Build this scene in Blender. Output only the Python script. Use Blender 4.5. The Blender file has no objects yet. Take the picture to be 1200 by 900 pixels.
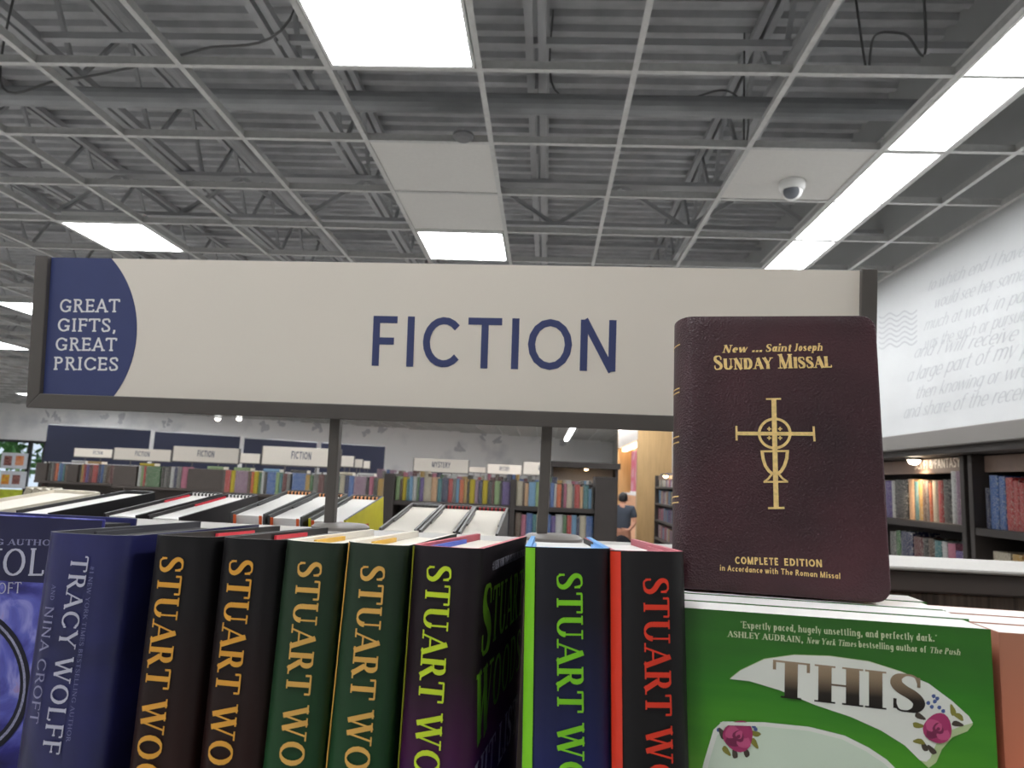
import bpy, bmesh, math, random
from mathutils import Vector, Matrix

# ---------------------------------------------------------------- camera, world, exposure
SC = bpy.context.scene
COL = SC.collection
F, YAW, PITCH, ROLL = 826.8, .0532, .1368, .0444       # focal length in pixels of the 1200 px wide frame
CAM = Vector((0, 0, 1.75))
_f = Vector((-math.sin(YAW)*math.cos(PITCH), math.cos(YAW)*math.cos(PITCH), math.sin(PITCH)))
_r = Vector((math.cos(YAW), math.sin(YAW), 0)); _u = _r.cross(_f)
R_ = _r*math.cos(ROLL)+_u*math.sin(ROLL); U_ = -_r*math.sin(ROLL)+_u*math.cos(ROLL)
cd = bpy.data.cameras.new('camera'); cam = bpy.data.objects.new('camera', cd); COL.objects.link(cam)
m3 = Matrix((R_, U_, -_f)).transposed()
cam.matrix_world = Matrix.Translation(CAM) @ m3.to_4x4()
cd.sensor_width = 36; cd.lens = F*36/1200; cd.clip_start = .01; cd.clip_end = 200
cd.dof.use_dof = True; cd.dof.focus_distance = .46; cd.dof.aperture_fstop = 21
SC.camera = cam
SC.view_settings.view_transform = 'Standard'; SC.view_settings.look = 'None'
SC.view_settings.exposure = 0.0; SC.view_settings.gamma = 1.0
SC.view_settings.use_curve_mapping = False
W = bpy.data.worlds.new('sky'); SC.world = W; W.use_nodes = True
W.node_tree.nodes['Background'].inputs[0].default_value = (.75, .86, 1, 1)
W.node_tree.nodes['Background'].inputs[1].default_value = 1.0
PANEL_E, STRIP_E = 24.0, 24.0                            # light given off by the ceiling panels and strips

def ray(px, py): return _f + R_*((px-600)/F) - U_*((py-450)/F)
def at(px, py, Y):                                       # point on the pixel's ray at depth Y
    d = ray(px, py); return CAM + d*(Y/d.y)
def atx(px, py, X):
    d = ray(px, py); return CAM + d*(X/d.x)
def atz(px, py, z):
    d = ray(px, py); return CAM + d*((z-CAM.z)/d.z)
def lin(c):
    return tuple(((v/255)/12.92 if v/255 <= .04045 else ((v/255+.055)/1.055)**2.4) for v in c)+(1,)

# ---------------------------------------------------------------- materials
MATS = {}
def nodes(name):
    m = bpy.data.materials.new(name); m.use_nodes = True
    nt = m.node_tree; return m, nt, nt.nodes['Principled BSDF']
def N(nt, kind, **kw):
    n = nt.nodes.new(kind)
    for k, v in kw.items(): setattr(n, k, v)
    return n
def mat(name, rgb, rough=.6, metal=0, var=.06, scale=40, bump=0, bscale=200, coat=0, stretch=(1, 1, 1)):
    """plain coloured surface with a slight procedural tone variation and optional grain"""
    if name in MATS: return MATS[name]
    m, nt, b = nodes(name); L = nt.links
    tc = N(nt, 'ShaderNodeTexCoord'); mp = N(nt, 'ShaderNodeMapping'); mp.inputs['Scale'].default_value = stretch
    L.new(tc.outputs['Object'], mp.inputs[0])
    nz = N(nt, 'ShaderNodeTexNoise'); nz.inputs['Scale'].default_value = scale
    L.new(mp.outputs[0], nz.inputs['Vector'])
    rp = N(nt, 'ShaderNodeValToRGB'); c = lin(rgb)
    rp.color_ramp.elements[0].position = .3; rp.color_ramp.elements[1].position = .7
    rp.color_ramp.elements[0].color = tuple(x*(1-var) for x in c[:3])+(1,)
    rp.color_ramp.elements[1].color = tuple(min(1, x*(1+var)) for x in c[:3])+(1,)
    L.new(nz.outputs[0], rp.inputs[0]); L.new(rp.outputs[0], b.inputs['Base Color'])
    b.inputs['Roughness'].default_value = rough; b.inputs['Metallic'].default_value = metal
    if coat: b.inputs['Coat Weight'].default_value = coat; b.inputs['Coat Roughness'].default_value = .2
    if bump:
        n2 = N(nt, 'ShaderNodeTexNoise'); n2.inputs['Scale'].default_value = bscale; n2.inputs['Detail'].default_value = 4
        L.new(mp.outputs[0], n2.inputs['Vector'])
        bp = N(nt, 'ShaderNodeBump'); bp.inputs['Strength'].default_value = bump; bp.inputs['Distance'].default_value = .002
        L.new(n2.outputs[0], bp.inputs['Height']); L.new(bp.outputs[0], b.inputs['Normal'])
    MATS[name] = m; return m
def mat_ramp(name, stops, z0, z1, rough=.5, coat=.06, warp=.15, scale=30, stretch=(1, 1, 1), axis='Z'):
    """printed jacket art: colours blending up the book (object Z) with a little noise"""
    if name in MATS: return MATS[name]
    m, nt, b = nodes(name); L = nt.links
    tc = N(nt, 'ShaderNodeTexCoord'); sp = N(nt, 'ShaderNodeSeparateXYZ'); L.new(tc.outputs['Object'], sp.inputs[0])
    mr = N(nt, 'ShaderNodeMapRange'); mr.inputs[1].default_value = z0; mr.inputs[2].default_value = z1
    L.new(sp.outputs[axis], mr.inputs[0])
    mp = N(nt, 'ShaderNodeMapping'); mp.inputs['Scale'].default_value = stretch; L.new(tc.outputs['Object'], mp.inputs[0])
    nz = N(nt, 'ShaderNodeTexNoise'); nz.inputs['Scale'].default_value = scale; nz.inputs['Detail'].default_value = 3
    L.new(mp.outputs[0], nz.inputs['Vector'])
    ma = N(nt, 'ShaderNodeMath', operation='MULTIPLY_ADD'); ma.inputs[1].default_value = warp*2; ma.inputs[2].default_value = -warp
    L.new(nz.outputs[0], ma.inputs[0])
    ad = N(nt, 'ShaderNodeMath', operation='ADD'); L.new(mr.outputs[0], ad.inputs[0]); L.new(ma.outputs[0], ad.inputs[1])
    rp = N(nt, 'ShaderNodeValToRGB'); e = rp.color_ramp.elements
    while len(e) < len(stops): e.new(.5)
    for i, (p, c) in enumerate(stops): e[i].position = p; e[i].color = lin(c)
    L.new(ad.outputs[0], rp.inputs[0]); L.new(rp.outputs[0], b.inputs['Base Color'])
    b.inputs['Roughness'].default_value = rough
    b.inputs['Coat Weight'].default_value = coat; b.inputs['Coat Roughness'].default_value = .25; b.inputs['Specular IOR Level'].default_value = .3
    MATS[name] = m; return m
def mat_emit(name, rgb, s):
    if name in MATS: return MATS[name]
    m, nt, b = nodes(name); b.inputs['Base Color'].default_value = lin(rgb)
    b.inputs['Emission Color'].default_value = lin(rgb); b.inputs['Emission Strength'].default_value = s
    MATS[name] = m; return m
def mat_glass(name):
    m, nt, b = nodes(name); b.inputs['Base Color'].default_value = (.96, .98, .98, 1); b.inputs['Roughness'].default_value = 0
    b.inputs['Transmission Weight'].default_value = 1; b.inputs['IOR'].default_value = 1.02; return m
def mat_spine(name, mark, amount):
    """far book: the copy's own colour with blocks of print"""
    m, nt, b = nodes(name); L = nt.links
    oi = N(nt, 'ShaderNodeObjectInfo'); tc = N(nt, 'ShaderNodeTexCoord')
    ad = N(nt, 'ShaderNodeVectorMath', operation='ADD'); cm = N(nt, 'ShaderNodeCombineXYZ')
    ml = N(nt, 'ShaderNodeMath', operation='MULTIPLY'); ml.inputs[1].default_value = 37.
    L.new(oi.outputs['Random'], ml.inputs[0]); L.new(ml.outputs[0], cm.inputs[2])
    L.new(tc.outputs['Object'], ad.inputs[0]); L.new(cm.outputs[0], ad.inputs[1])
    mp = N(nt, 'ShaderNodeMapping'); mp.inputs['Scale'].default_value = (60, 10, 26); L.new(ad.outputs[0], mp.inputs[0])
    nz = N(nt, 'ShaderNodeTexNoise'); nz.inputs['Scale'].default_value = 1; nz.inputs['Detail'].default_value = 1
    L.new(mp.outputs[0], nz.inputs['Vector'])
    rp = N(nt, 'ShaderNodeValToRGB'); rp.color_ramp.elements[0].position = .56; rp.color_ramp.elements[1].position = .62
    rp.color_ramp.elements[0].color = (0, 0, 0, 1); rp.color_ramp.elements[1].color = (amount,)*3+(1,)
    L.new(nz.outputs[0], rp.inputs[0])
    mx = N(nt, 'ShaderNodeMix', data_type='RGBA'); L.new(rp.outputs[0], mx.inputs[0]); L.new(oi.outputs['Color'], mx.inputs[6])
    mx.inputs[7].default_value = lin(mark); L.new(mx.outputs[2], b.inputs['Base Color'])
    b.inputs['Roughness'].default_value = .4; return m

# ---------------------------------------------------------------- mesh helpers
class MB:
    def __init__(s): s.v = []; s.f = []; s.m = []
    def add(s, vs, fs, mi=0):
        o = len(s.v); s.v += [tuple(p) for p in vs]; s.f += [tuple(i+o for i in f) for f in fs]; s.m += [mi]*len(fs); return s
    def box(s, x0, x1, y0, y1, z0, z1, M=None, mi=0):
        p = [Vector((x, y, z)) for z in (z0, z1) for (x, y) in ((x0, y0), (x1, y0), (x1, y1), (x0, y1))]
        if M: p = [M @ q for q in p]
        return s.add(p, [(3, 2, 1, 0), (4, 5, 6, 7), (0, 1, 5, 4), (1, 2, 6, 5), (2, 3, 7, 6), (3, 0, 4, 7)], mi)
    def bar(s, a, b, w, h=None, mi=0):
        a, b = Vector(a), Vector(b); d = (b-a).normalized(); h = h or w
        ref = Vector((0, 0, 1)) if abs(d.z) < .9 else Vector((1, 0, 0))
        x = d.cross(ref).normalized(); y = x.cross(d)
        p = [q+x*i*w/2+y*j*h/2 for q in (a, b) for i, j in ((-1, -1), (1, -1), (1, 1), (-1, 1))]
        return s.add(p, [(3, 2, 1, 0), (4, 5, 6, 7), (0, 1, 5, 4), (1, 2, 6, 5), (2, 3, 7, 6), (3, 0, 4, 7)], mi)
    def prism(s, poly, h0, h1, fn=None, mi=0):           # poly in (x, y), extruded along z
        fn = fn or (lambda x, y, z: (x, y, z)); n = len(poly)
        vs = [fn(x, y, h0) for x, y in poly]+[fn(x, y, h1) for x, y in poly]
        fs = [tuple(range(n))[::-1], tuple(range(n, 2*n))]+[(i, (i+1) % n, n+(i+1) % n, n+i) for i in range(n)]
        return s.add(vs, fs, mi)
    def lathe(s, prof, n=32, M=None, mi=0):
        vs = []; fs = []
        for r, z in prof:
            for k in range(n):
                a = 2*math.pi*k/n; p = Vector((r*math.cos(a), r*math.sin(a), z)); vs.append(M @ p if M else p)
        for i in range(len(prof)-1):
            for k in range(n): fs.append((i*n+k, i*n+(k+1) % n, (i+1)*n+(k+1) % n, (i+1)*n+k))
        return s.add(vs, fs, mi)
    def tube(s, pts, r, n=8, mi=0):
        pts = [Vector(p) for p in pts]; vs = []; fs = []
        for i, p in enumerate(pts):
            d = (pts[min(i+1, len(pts)-1)]-pts[max(i-1, 0)]).normalized()
            ref = Vector((0, 0, 1)) if abs(d.z) < .9 else Vector((1, 0, 0)); x = d.cross(ref).normalized(); y = x.cross(d)
            for k in range(n): a = 2*math.pi*k/n; vs.append(p+x*r*math.cos(a)+y*r*math.sin(a))
        for i in range(len(pts)-1):
            for k in range(n): fs.append((i*n+k, i*n+(k+1) % n, (i+1)*n+(k+1) % n, (i+1)*n+k))
        fs += [tuple(range(n))[::-1], tuple(range(len(vs)-n, len(vs)))]
        return s.add(vs, fs, mi)
    def mesh(s, name, mats, smooth=False):
        me = bpy.data.meshes.new(name); me.from_pydata(s.v, [], s.f)
        for m in (mats if isinstance(mats, (list, tuple)) else [mats]): me.materials.append(m)
        me.polygons.foreach_set('material_index', s.m)
        me.validate(); bm = bmesh.new(); bm.from_mesh(me)
        bmesh.ops.recalc_face_normals(bm, faces=bm.faces); bm.to_mesh(me); bm.free()
        if smooth: me.shade_smooth()
        return me
    def build(s, name, mats, parent=None, smooth=False, bevel=0, M=None):
        o = bpy.data.objects.new(name, s.mesh(name, mats, smooth)); COL.objects.link(o)
        if parent: o.parent = parent
        if M is not None: o.matrix_world = M
        if bevel:
            b = o.modifiers.new('edge', 'BEVEL'); b.width = bevel; b.segments = 2; b.limit_method = 'ANGLE'; b.angle_limit = .6
        return o
def tag(o, label=None, cat=None, group=None, kind=None):
    if label: o['label'] = label
    if cat: o['category'] = cat
    if group: o['group'] = group
    if kind: o['kind'] = kind
    return o
def empty(name, M, label, cat, group=None):
    o = bpy.data.objects.new(name, None); COL.objects.link(o); o.empty_display_size = .05
    o.matrix_world = M if isinstance(M, Matrix) else Matrix.Translation(M)
    return tag(o, label, cat, group)
def rot(x=0, y=0, z=0): return (Matrix.Rotation(z, 4, 'Z') @ Matrix.Rotation(y, 4, 'Y') @ Matrix.Rotation(x, 4, 'X'))
def smooth_by(o, ang=.7):
    o.data.shade_smooth(); o.data.set_sharp_from_angle(angle=ang); return o

# ---------------------------------------------------------------- lettering drawn with a broad pen
def arcp(cx, cy, rx, ry, a0, a1, n=16):
    return [(cx+rx*math.cos(math.radians(a0+(a1-a0)*i/n)), cy+ry*math.sin(math.radians(a0+(a1-a0)*i/n))) for i in range(n+1)]
def crv(P, n=5):
    out = []
    for i in range(len(P)-1):
        p0 = P[max(i-1, 0)]; p1 = P[i]; p2 = P[i+1]; p3 = P[min(i+2, len(P)-1)]
        for k in range(n):
            t = k/n
            out.append(tuple(.5*(2*p1[j]+(p2[j]-p0[j])*t+(2*p0[j]-5*p1[j]+4*p2[j]-p3[j])*t*t+(3*p1[j]-p0[j]-3*p2[j]+p3[j])*t**3) for j in range(len(p1))))
    out.append(tuple(P[-1])); return out
def glyph(c, T, t, sf):
    """-> (width, strokes, serifs); stroke = (points, weight) with weight T (thick), t (thin), m (by direction), or list"""
    H = 1-t/2; B = t/2; X = .68; XH = X-t/2; S = []; E = []
    def l(w, *p): S.append((list(p), w))
    def ar(cx, cy, rx, ry, a0, a1): return arcp(cx, cy, rx-T/2, ry-t/2, a0, a1)
    def st(x, a=0, b=1, w='T', s=(1, 1)):
        l(w, (x, a), (x, b))
        if s[0]: E.append((x, a, 'h'))
        if s[1]: E.append((x, b, 'h'))
    def ring(cx, a0=0, a1=360): S.append((ar(cx, X/2, .27, X/2, a0, a1), 'm'))
    w = .6
    if c == 'A': l('t', (.05, 0), (.4, 1)); l('T', (.38, 1), (.74, 0)); l('t', (.17, .33), (.6, .33)); E += [(.05, 0, 'h'), (.74, 0, 'h')]; w = .8
    elif c == 'B':
        st(.14); S.append(([(.14, H), (.34, H)]+ar(.34, .755, .24, .245, 90, -90)+[(.14, .51+t/2)], 'm'))
        S.append(([(.14, .51), (.36, .51)]+ar(.36, .26, .27, .26, 90, -90)+[(.14, B)], 'm')); w = .67
    elif c == 'C': S.append((ar(.45, .5, .44, .5, 42, 318), 'm')); E += [(.76, .8, 'v'), (.76, .2, 'v')]; w = .82
    elif c == 'D': st(.14); S.append(([(.14, H), (.34, H)]+ar(.34, .5, .44, .5, 90, -90)+[(.14, B)], 'm')); w = .82
    elif c in 'EF':
        st(.14); l('t', (.14, H), (.58, H)); l('t', (.14, .5), (.52, .5)); E += [(.58, .88, 'v'), (.52, .5, 'v')]
        if c == 'E': l('t', (.14, B), (.6, B)); E.append((.6, .13, 'v'))
        w = .66 if c == 'E' else .62
    elif c == 'G': S.append((ar(.45, .5, .44, .5, 42, 335), 'm')); l('T', (.74, .08), (.74, .42)); l('t', (.5, .42), (.86, .42)); E.append((.76, .8, 'v')); w = .88
    elif c == 'H': st(.14); st(.7); l('t', (.14, .5), (.7, .5)); w = .84
    elif c == 'I': st(.15); w = .3
    elif c == 'J': S.append((crv([(.28, 1), (.28, .2), (.18, .03), (.04, .08)]), 'm')); E.append((.28, 1, 'h')); w = .44
    elif c == 'K': st(.14); l('t', (.66, 1), (.18, .4)); l('T', (.3, .56), (.7, 0)); E += [(.66, 1, 'h'), (.7, 0, 'h')]; w = .76
    elif c == 'L': st(.14); l('t', (.14, B), (.6, B)); E.append((.6, .13, 'v')); w = .64
    elif c == 'M': l('t', (.13, 0), (.15, 1)); l('T', (.15, 1), (.5, 0)); l('t', (.5, .02), (.84, 1)); st(.86); E += [(.13, 0, 'h'), (.15, 1, 'h')]; w = 1.0
    elif c == 'N': st(.13, w='t' if sf else 'T', s=(1, 1)); l('T', (.13, 1), (.7, 0)); st(.7, w='t' if sf else 'T', s=(0, 1)); w = .84
    elif c == 'O': S.append((ar(.46, .5, .45, .5, 0, 360), 'm')); w = .92
    elif c in 'PR':
        st(.14); S.append(([(.14, H), (.36, H)]+ar(.36, .74, .26, .26, 90, -90)+[(.14, .48+t/2)], 'm')); w = .66
        if c == 'R': l('T', (.36, .5), (.68, 0)); E.append((.7, 0, 'h')); w = .74
    elif c == 'S':
        P = [(.52, .78, 0), (.46, .94, 0), (.3, H, 0), (.13, .9, .6), (.09, .74, .9), (.2, .59, 1), (.42, .44, 1), (.53, .27, .9), (.47, .1, .6), (.3, B, 0), (.13, .05, 0), (.06, .22, 0)]
        q = crv(P, 4); S.append(([(a, b) for a, b, _ in q], [t+(T-t)*max(0, min(1, k)) for *_, k in q])); E += [(.53, .8, 'v'), (.06, .2, 'v')]; w = .62
    elif c == 'T': st(.38, s=(1, 0)); l('t', (.03, H), (.73, H)); E += [(.03, .87, 'v'), (.73, .87, 'v')]; w = .76
    elif c == 'U': l('T', (.14, 1), (.14, .33)); S.append((ar(.41, .33, .27+T/2, .33, 180, 360), 'm')); l('t' if sf else 'T', (.68, .33), (.68, 1)); E += [(.14, 1, 'h'), (.68, 1, 'h')]; w = .84
    elif c == 'V': l('T', (.05, 1), (.4, 0)); l('t', (.4, 0), (.72, 1)); E += [(.05, 1, 'h'), (.72, 1, 'h')]; w = .78
    elif c == 'W': l('T', (.05, 1), (.32, 0)); l('t', (.32, 0), (.56, .97)); l('T', (.53, 1), (.8, 0)); l('t', (.8, 0), (1.06, 1)); E += [(.05, 1, 'h'), (.54, 1, 'h'), (1.06, 1, 'h')]; w = 1.12
    elif c == 'X': l('T', (.05, 1), (.68, 0)); l('t', (.66, 1), (.05, 0)); w = .74
    elif c == 'Y': l('T', (.05, 1), (.38, .45)); l('t', (.72, 1), (.38, .45)); st(.38, 0, .46, s=(1, 0)); E += [(.05, 1, 'h'), (.72, 1, 'h')]; w = .78
    elif c == 'Z': l('t', (.06, H), (.64, H)); l('T', (.62, 1), (.06, 0)); l('t', (.05, B), (.66, B)); w = .7
    elif c == '1': st(.24, s=(1, 0)); l('t', (.24, 1), (.08, .84)); w = .46
    elif c == '#': l('t', (.2, 0), (.28, 1)); l('t', (.44, 0), (.52, 1)); l('t', (.06, .33), (.6, .33)); l('t', (.1, .67), (.64, .67)); w = .7
    elif c == '&': S.append((crv([(.74, .5), (.6, .15), (.32, B), (.08, .25), (.28, .55), (.48, .78), (.34, H), (.2, .8), (.4, .45), (.74, 0)]), 'm')); w = .8
    elif c == '.': l('T', (.12, 0), (.12, T*1.1)); w = .26
    elif c == ',': S.append(([(.14, T), (.13, 0), (.07, -.14)], 'T')); w = .28
    elif c == '"': l('t', (.08, 1), (.06, .78)); l('t', (.22, 1), (.2, .78)); w = .32
    elif c == 'a': ring(.3); st(.5, 0, X, s=(1, 0)); w = .62
    elif c == 'b': st(.12, 0, 1, s=(0, 1)); ring(.34); w = .64
    elif c == 'c': ring(.3, 45, 315); w = .54
    elif c == 'd': ring(.3); st(.5, 0, 1, s=(1, 1)); w = .64
    elif c == 'e': ring(.3, 0, 315); l('t', (.06, X/2), (.54, X/2)); w = .58
    elif c == 'f': S.append((crv([(.44, .93), (.32, H), (.2, .85), (.2, .5), (.2, 0)]), 'm')); l('t', (.05, XH), (.36, XH)); E.append((.2, 0, 'h')); w = .42
    elif c == 'g': ring(.3); S.append((crv([(.5, X), (.5, 0), (.42, -.24), (.26, -.3), (.08, -.22)]), 'm')); w = .62
    elif c == 'h': st(.12); S.append((ar(.33, .42, .21+T/2, X-.42, 180, 0), 'm')); st(.54, 0, .42, s=(1, 0)); w = .68
    elif c == 'i': st(.14, 0, X); l('T', (.14, .82), (.14, .82+T)); w = .3
    elif c == 'j': S.append((crv([(.16, X), (.16, 0), (.1, -.24), (-.04, -.26)]), 'm')); l('T', (.16, .82), (.16, .82+T)); w = .32
    elif c == 'k': st(.12); l('t', (.5, X), (.15, .26)); l('T', (.24, .36), (.54, 0)); w = .6
    elif c == 'l': st(.14); w = .3
    elif c == 'm': st(.12, 0, X); [S.append((ar(.12+.19+.37*k, .42, .19+T/2, X-.42, 180, 0), 'm')) for k in (0, 1)]; st(.5, 0, .42, s=(1, 0)); st(.87, 0, .42, s=(1, 0)); w = 1.0
    elif c == 'n': st(.12, 0, X); S.append((ar(.33, .42, .21+T/2, X-.42, 180, 0), 'm')); st(.54, 0, .42, s=(1, 0)); w = .68
    elif c == 'o': ring(.3); w = .6
    elif c == 'p': st(.12, -.3, X); ring(.34); w = .64
    elif c == 'q': ring(.3); st(.5, -.3, X); w = .62
    elif c == 'r': st(.12, 0, X); S.append((crv([(.12, .42), (.2, .62), (.4, .62)]), 'm')); w = .44
    elif c == 's':
        P = [(.38, .54, 0), (.22, XH, 0), (.08, .52, .8), (.23, .35, 1), (.39, .18, .8), (.22, B, 0), (.05, .14, 0)]
        q = crv(P, 4); S.append(([(a, b) for a, b, _ in q], [t+(T-t)*max(0, min(1, k)) for *_, k in q])); w = .48
    elif c == 't': S.append((crv([(.2, .88), (.2, .4), (.24, .06), (.4, .04)]), 'm')); l('t', (.05, XH), (.38, XH)); w = .44
    elif c == 'u': l('T', (.12, X), (.12, .26)); S.append((ar(.32, .27, .2+T/2, .27, 180, 360), 'm')); st(.52, 0, X, s=(1, 0)); w = .66
    elif c == 'v': l('T', (.05, X), (.28, 0)); l('t', (.28, 0), (.5, X)); w = .55
    elif c == 'w': l('T', (.05, X), (.24, 0)); l('t', (.24, 0), (.43, X)); l('T', (.42, X), (.6, 0)); l('t', (.6, 0), (.78, X)); w = .84
    elif c == 'x': l('T', (.05, X), (.5, 0)); l('t', (.48, X), (.06, 0)); w = .56
    elif c == 'y': l('T', (.05, X), (.28, 0)); l('t', (.52, X), (.18, -.3)); w = .57
    elif c == 'z': l('t', (.05, XH), (.45, XH)); l('T', (.45, X), (.05, 0)); l('t', (.05, B), (.47, B)); w = .52
    return w, S, E
def stroke_polys(pts, ws):
    n = len(pts); out = []; L = []
    for i in range(n):
        a = pts[max(i-1, 0)]; b = pts[min(i+1, n-1)]
        if n > 8 and i in (0, n-1) and math.hypot(pts[0][0]-pts[-1][0], pts[0][1]-pts[-1][1]) < 1e-5: a, b = pts[-2], pts[1]
        dx, dy = b[0]-a[0], b[1]-a[1]; d = math.hypot(dx, dy) or 1
        nx, ny = -dy/d*ws[i]/2, dx/d*ws[i]/2; x, y = pts[i]
        L.append(((x+nx, y+ny), (x-nx, y-ny)))
    for i in range(n-1): out.append([L[i][0], L[i][1], L[i+1][1], L[i+1][0]])
    return out
def text_polys(txt, T=.16, t=.06, sf=.13, st=.05, gap=.1, shear=0, small=0):
    """quads of a line of text, cap height 1; small = cap height of the small capitals (0: off)"""
    x = 0; out = []; first = True
    for ch in txt:
        if ch == ' ': x += .36; first = True; continue
        k = small if (small and not first) else 1
        w, S, E = glyph(ch, T/k*(1 if not small else (.9 if k < 1 else 1)), t/k, sf)
        polys = []
        for pts, wt in S:
            if isinstance(wt, list): ws = wt
            elif wt == 'T': ws = [T/k]*len(pts)
            elif wt == 't': ws = [t/k]*len(pts)
            else:
                ws = []
                for i in range(len(pts)):
                    a = pts[max(i-1, 0)]; b = pts[min(i+1, len(pts)-1)]
                    d = math.hypot(b[0]-a[0], b[1]-a[1]) or 1
                    ws.append(t/k+(T/k-t/k)*(abs(b[1]-a[1])/d)**1.3)
            polys += stroke_polys(pts, ws)
        if sf:
            for ex, ey, kind in E:
                if kind == 'h':
                    y0, y1 = (ey, ey+st) if ey < .5 else (ey-st, ey)
                    polys.append([(ex-sf-T/2*.6, y0), (ex+sf+T/2*.6, y0), (ex+sf+T/2*.6, y1), (ex-sf-T/2*.6, y1)])
                else: polys.append([(ex-st/2-.01, ey-sf), (ex+st/2+.01, ey-sf), (ex+st/2+.01, ey+sf), (ex-st/2-.01, ey+sf)])
        for p in polys: out.append([(x+(a+shear*b)*k, b*k) for a, b in p])
        x += (w+gap)*k; first = False
    return out, x-gap
SERIF = dict(T=.2, t=.07, sf=.11, st=.06, gap=.13)
class Frame:
    """a flat face of an object: local x right, local z up, at local y = yo; turns photo pixels into places on the face"""
    def __init__(s, M, yo=0, prof=None): s.M = M; s.Mi = M.inverted(); s.yo = yo; s.prof = prof
    def loc(s, px, py):
        o = s.Mi @ CAM; d = s.Mi.to_3x3() @ ray(px, py); k = (s.yo-o.y)/d.y; p = o+d*k; return (p.x, p.z)
    def put(s, x, z, lift=.0003):
        y = s.prof(x) if s.prof else s.yo
        return (x, y-lift, z)
def put_text(fr, txt, p0, p1, cap, material, parent, name='lettering', ref=None, lift=.0003, end=None, **cfg):
    """line of text from photo pixel p0 to p1 along the baseline; cap height in photo pixels"""
    a = Vector(fr.loc(*p0)); b = Vector(fr.loc(*p1)); d = b-a; n = Vector((p1[0]-p0[0], p1[1]-p0[1])).normalized()
    c = Vector(fr.loc(p0[0]+n.y*cap, p0[1]-n.x*cap)); u = d.normalized(); up = Vector((-u.y, u.x)); h = (c-a).dot(up)
    _, wr = text_polys(ref or txt, **cfg); P, w = text_polys(txt, **cfg); sx = d.length/wr
    mb = MB()
    for i, q in enumerate(P):
        vs = [fr.put(*(a+u*(x*sx)+up*(y*h)), lift=lift+.000002*(i % 7)) for x, y in q]; mb.add(vs, [(0, 1, 2, 3)])
    o = mb.build(name, material, parent); return o
def put_poly(fr, pix, material, parent, name, lift=.0002):
    mb = MB(); vs = [fr.put(*fr.loc(*p), lift=lift) for p in pix]; mb.add(vs, [tuple(range(len(vs)))])
    return mb.build(name, material, parent)
def put_text_loc(fr, txt, a, b, h, material, parent, name='lettering', lift=.0003, **cfg):
    """line of text from local (x, z) a to b"""
    a = Vector(a); b = Vector(b); d = b-a; u = d.normalized(); up = Vector((-u.y, u.x)); P, w = text_polys(txt, **cfg); mb = MB()
    for q in P: mb.add([fr.put(*(a+u*(x*d.length/w)+up*(y*h)), lift=lift) for x, y in q], [(0, 1, 2, 3)])
    return mb.build(name, material, parent)

# ---------------------------------------------------------------- the setting
CZ = CAM.z
def Z(r): return CZ+r
G = .6096; CEIL = Z(1.605); DECK = Z(2.95); GX0 = -.321; GY0 = 2.586
XR = 2.45
wallm = mat('painted_wall', (182, 184, 184), .75, var=.03, scale=3)
m, nt, b_ = nodes('mural_wall'); L = nt.links                    # pale wall with faint washed grey print
tc = N(nt, 'ShaderNodeTexCoord'); nz = N(nt, 'ShaderNodeTexNoise'); nz.inputs['Scale'].default_value = .9; nz.inputs['Detail'].default_value = 6
L.new(tc.outputs['Object'], nz.inputs['Vector'])
rp = N(nt, 'ShaderNodeValToRGB'); rp.color_ramp.elements[0].position = .55; rp.color_ramp.elements[1].position = .68
rp.color_ramp.elements[0].color = lin((246, 246, 246)); rp.color_ramp.elements[1].color = lin((222, 223, 226))
L.new(nz.outputs[0], rp.inputs[0]); L.new(rp.outputs[0], b_.inputs['Base Color']); b_.inputs['Roughness'].default_value = .8
mural = m
deckm = mat('galvanised_deck', (176, 177, 179), .6, var=.12, scale=6)
steel = mat('painted_steel', (170, 171, 173), .5, var=.08, scale=5)
darksteel = mat('duct_steel', (156, 158, 160), .5, var=.1, scale=5)
teem = mat('white_tee', (196, 196, 194), .5)
tilem = mat('ceiling_tile', (214, 212, 208), .9, var=.02, scale=60, bump=.2, bscale=300)
carpet = mat('carpet', (190, 188, 184), .95, var=.15, scale=25, bump=.3)
XL, YF = -16.5, -5.0
def wback_y(x): return 20+.364*(x+15.5)
def struct(o): o['kind'] = 'structure'; return o
YB = wback_y(XR+.2)
struct(MB().box(XL-.2, XR+.2, YF-.2, YB+.3, -.12, 0).build('floor', carpet))
struct(MB().box(XR, XR+.15, YF, YB+.2, 0, DECK+.2).build('wall_right', wallm))
struct(MB().box(XL-.15, XL, YF, 20.5, 0, DECK+.2).build('wall_left', wallm))
struct(MB().box(XL-.15, XR+.15, YF-.15, YF, 0, DECK+.2).build('wall_front', wallm))
# the back wall runs at an angle and holds a window near its left end
Mw = Matrix.Translation((XL, wback_y(XL), 0)) @ rot(z=math.atan(.364))
wl = (XR-XL)/math.cos(math.atan(.364))+.1
def back_local(px, py):                                          # pixel -> local (x, z) on the back wall
    fr = Frame(Mw, 0); return fr.loc(px, py)
w0 = back_local(-14, 540)[0]; w1 = back_local(52, 540)[0]; wz1 = back_local(20, 515.5)[1]; wz0 = .4
mb = MB(); mb.box(0, w0, 0, .15, 0, DECK+.2); mb.box(w1, wl, 0, .15, 0, DECK+.2); mb.box(w0, w1, 0, .15, 0, wz0); mb.box(w0, w1, 0, .15, wz1, DECK+.2)
struct(mb.build('wall_back', mural, M=Mw))
framem = mat('dark_window_frame', (40, 42, 44), .4)
mb = MB(); t = .07; midx = back_local(33, 540)[0]
for a, b in ((w0, w0+t), (w1-t, w1), (midx-t*.7, midx+t*.7)): mb.box(a, b, -.02, .1, wz0, wz1)
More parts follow.
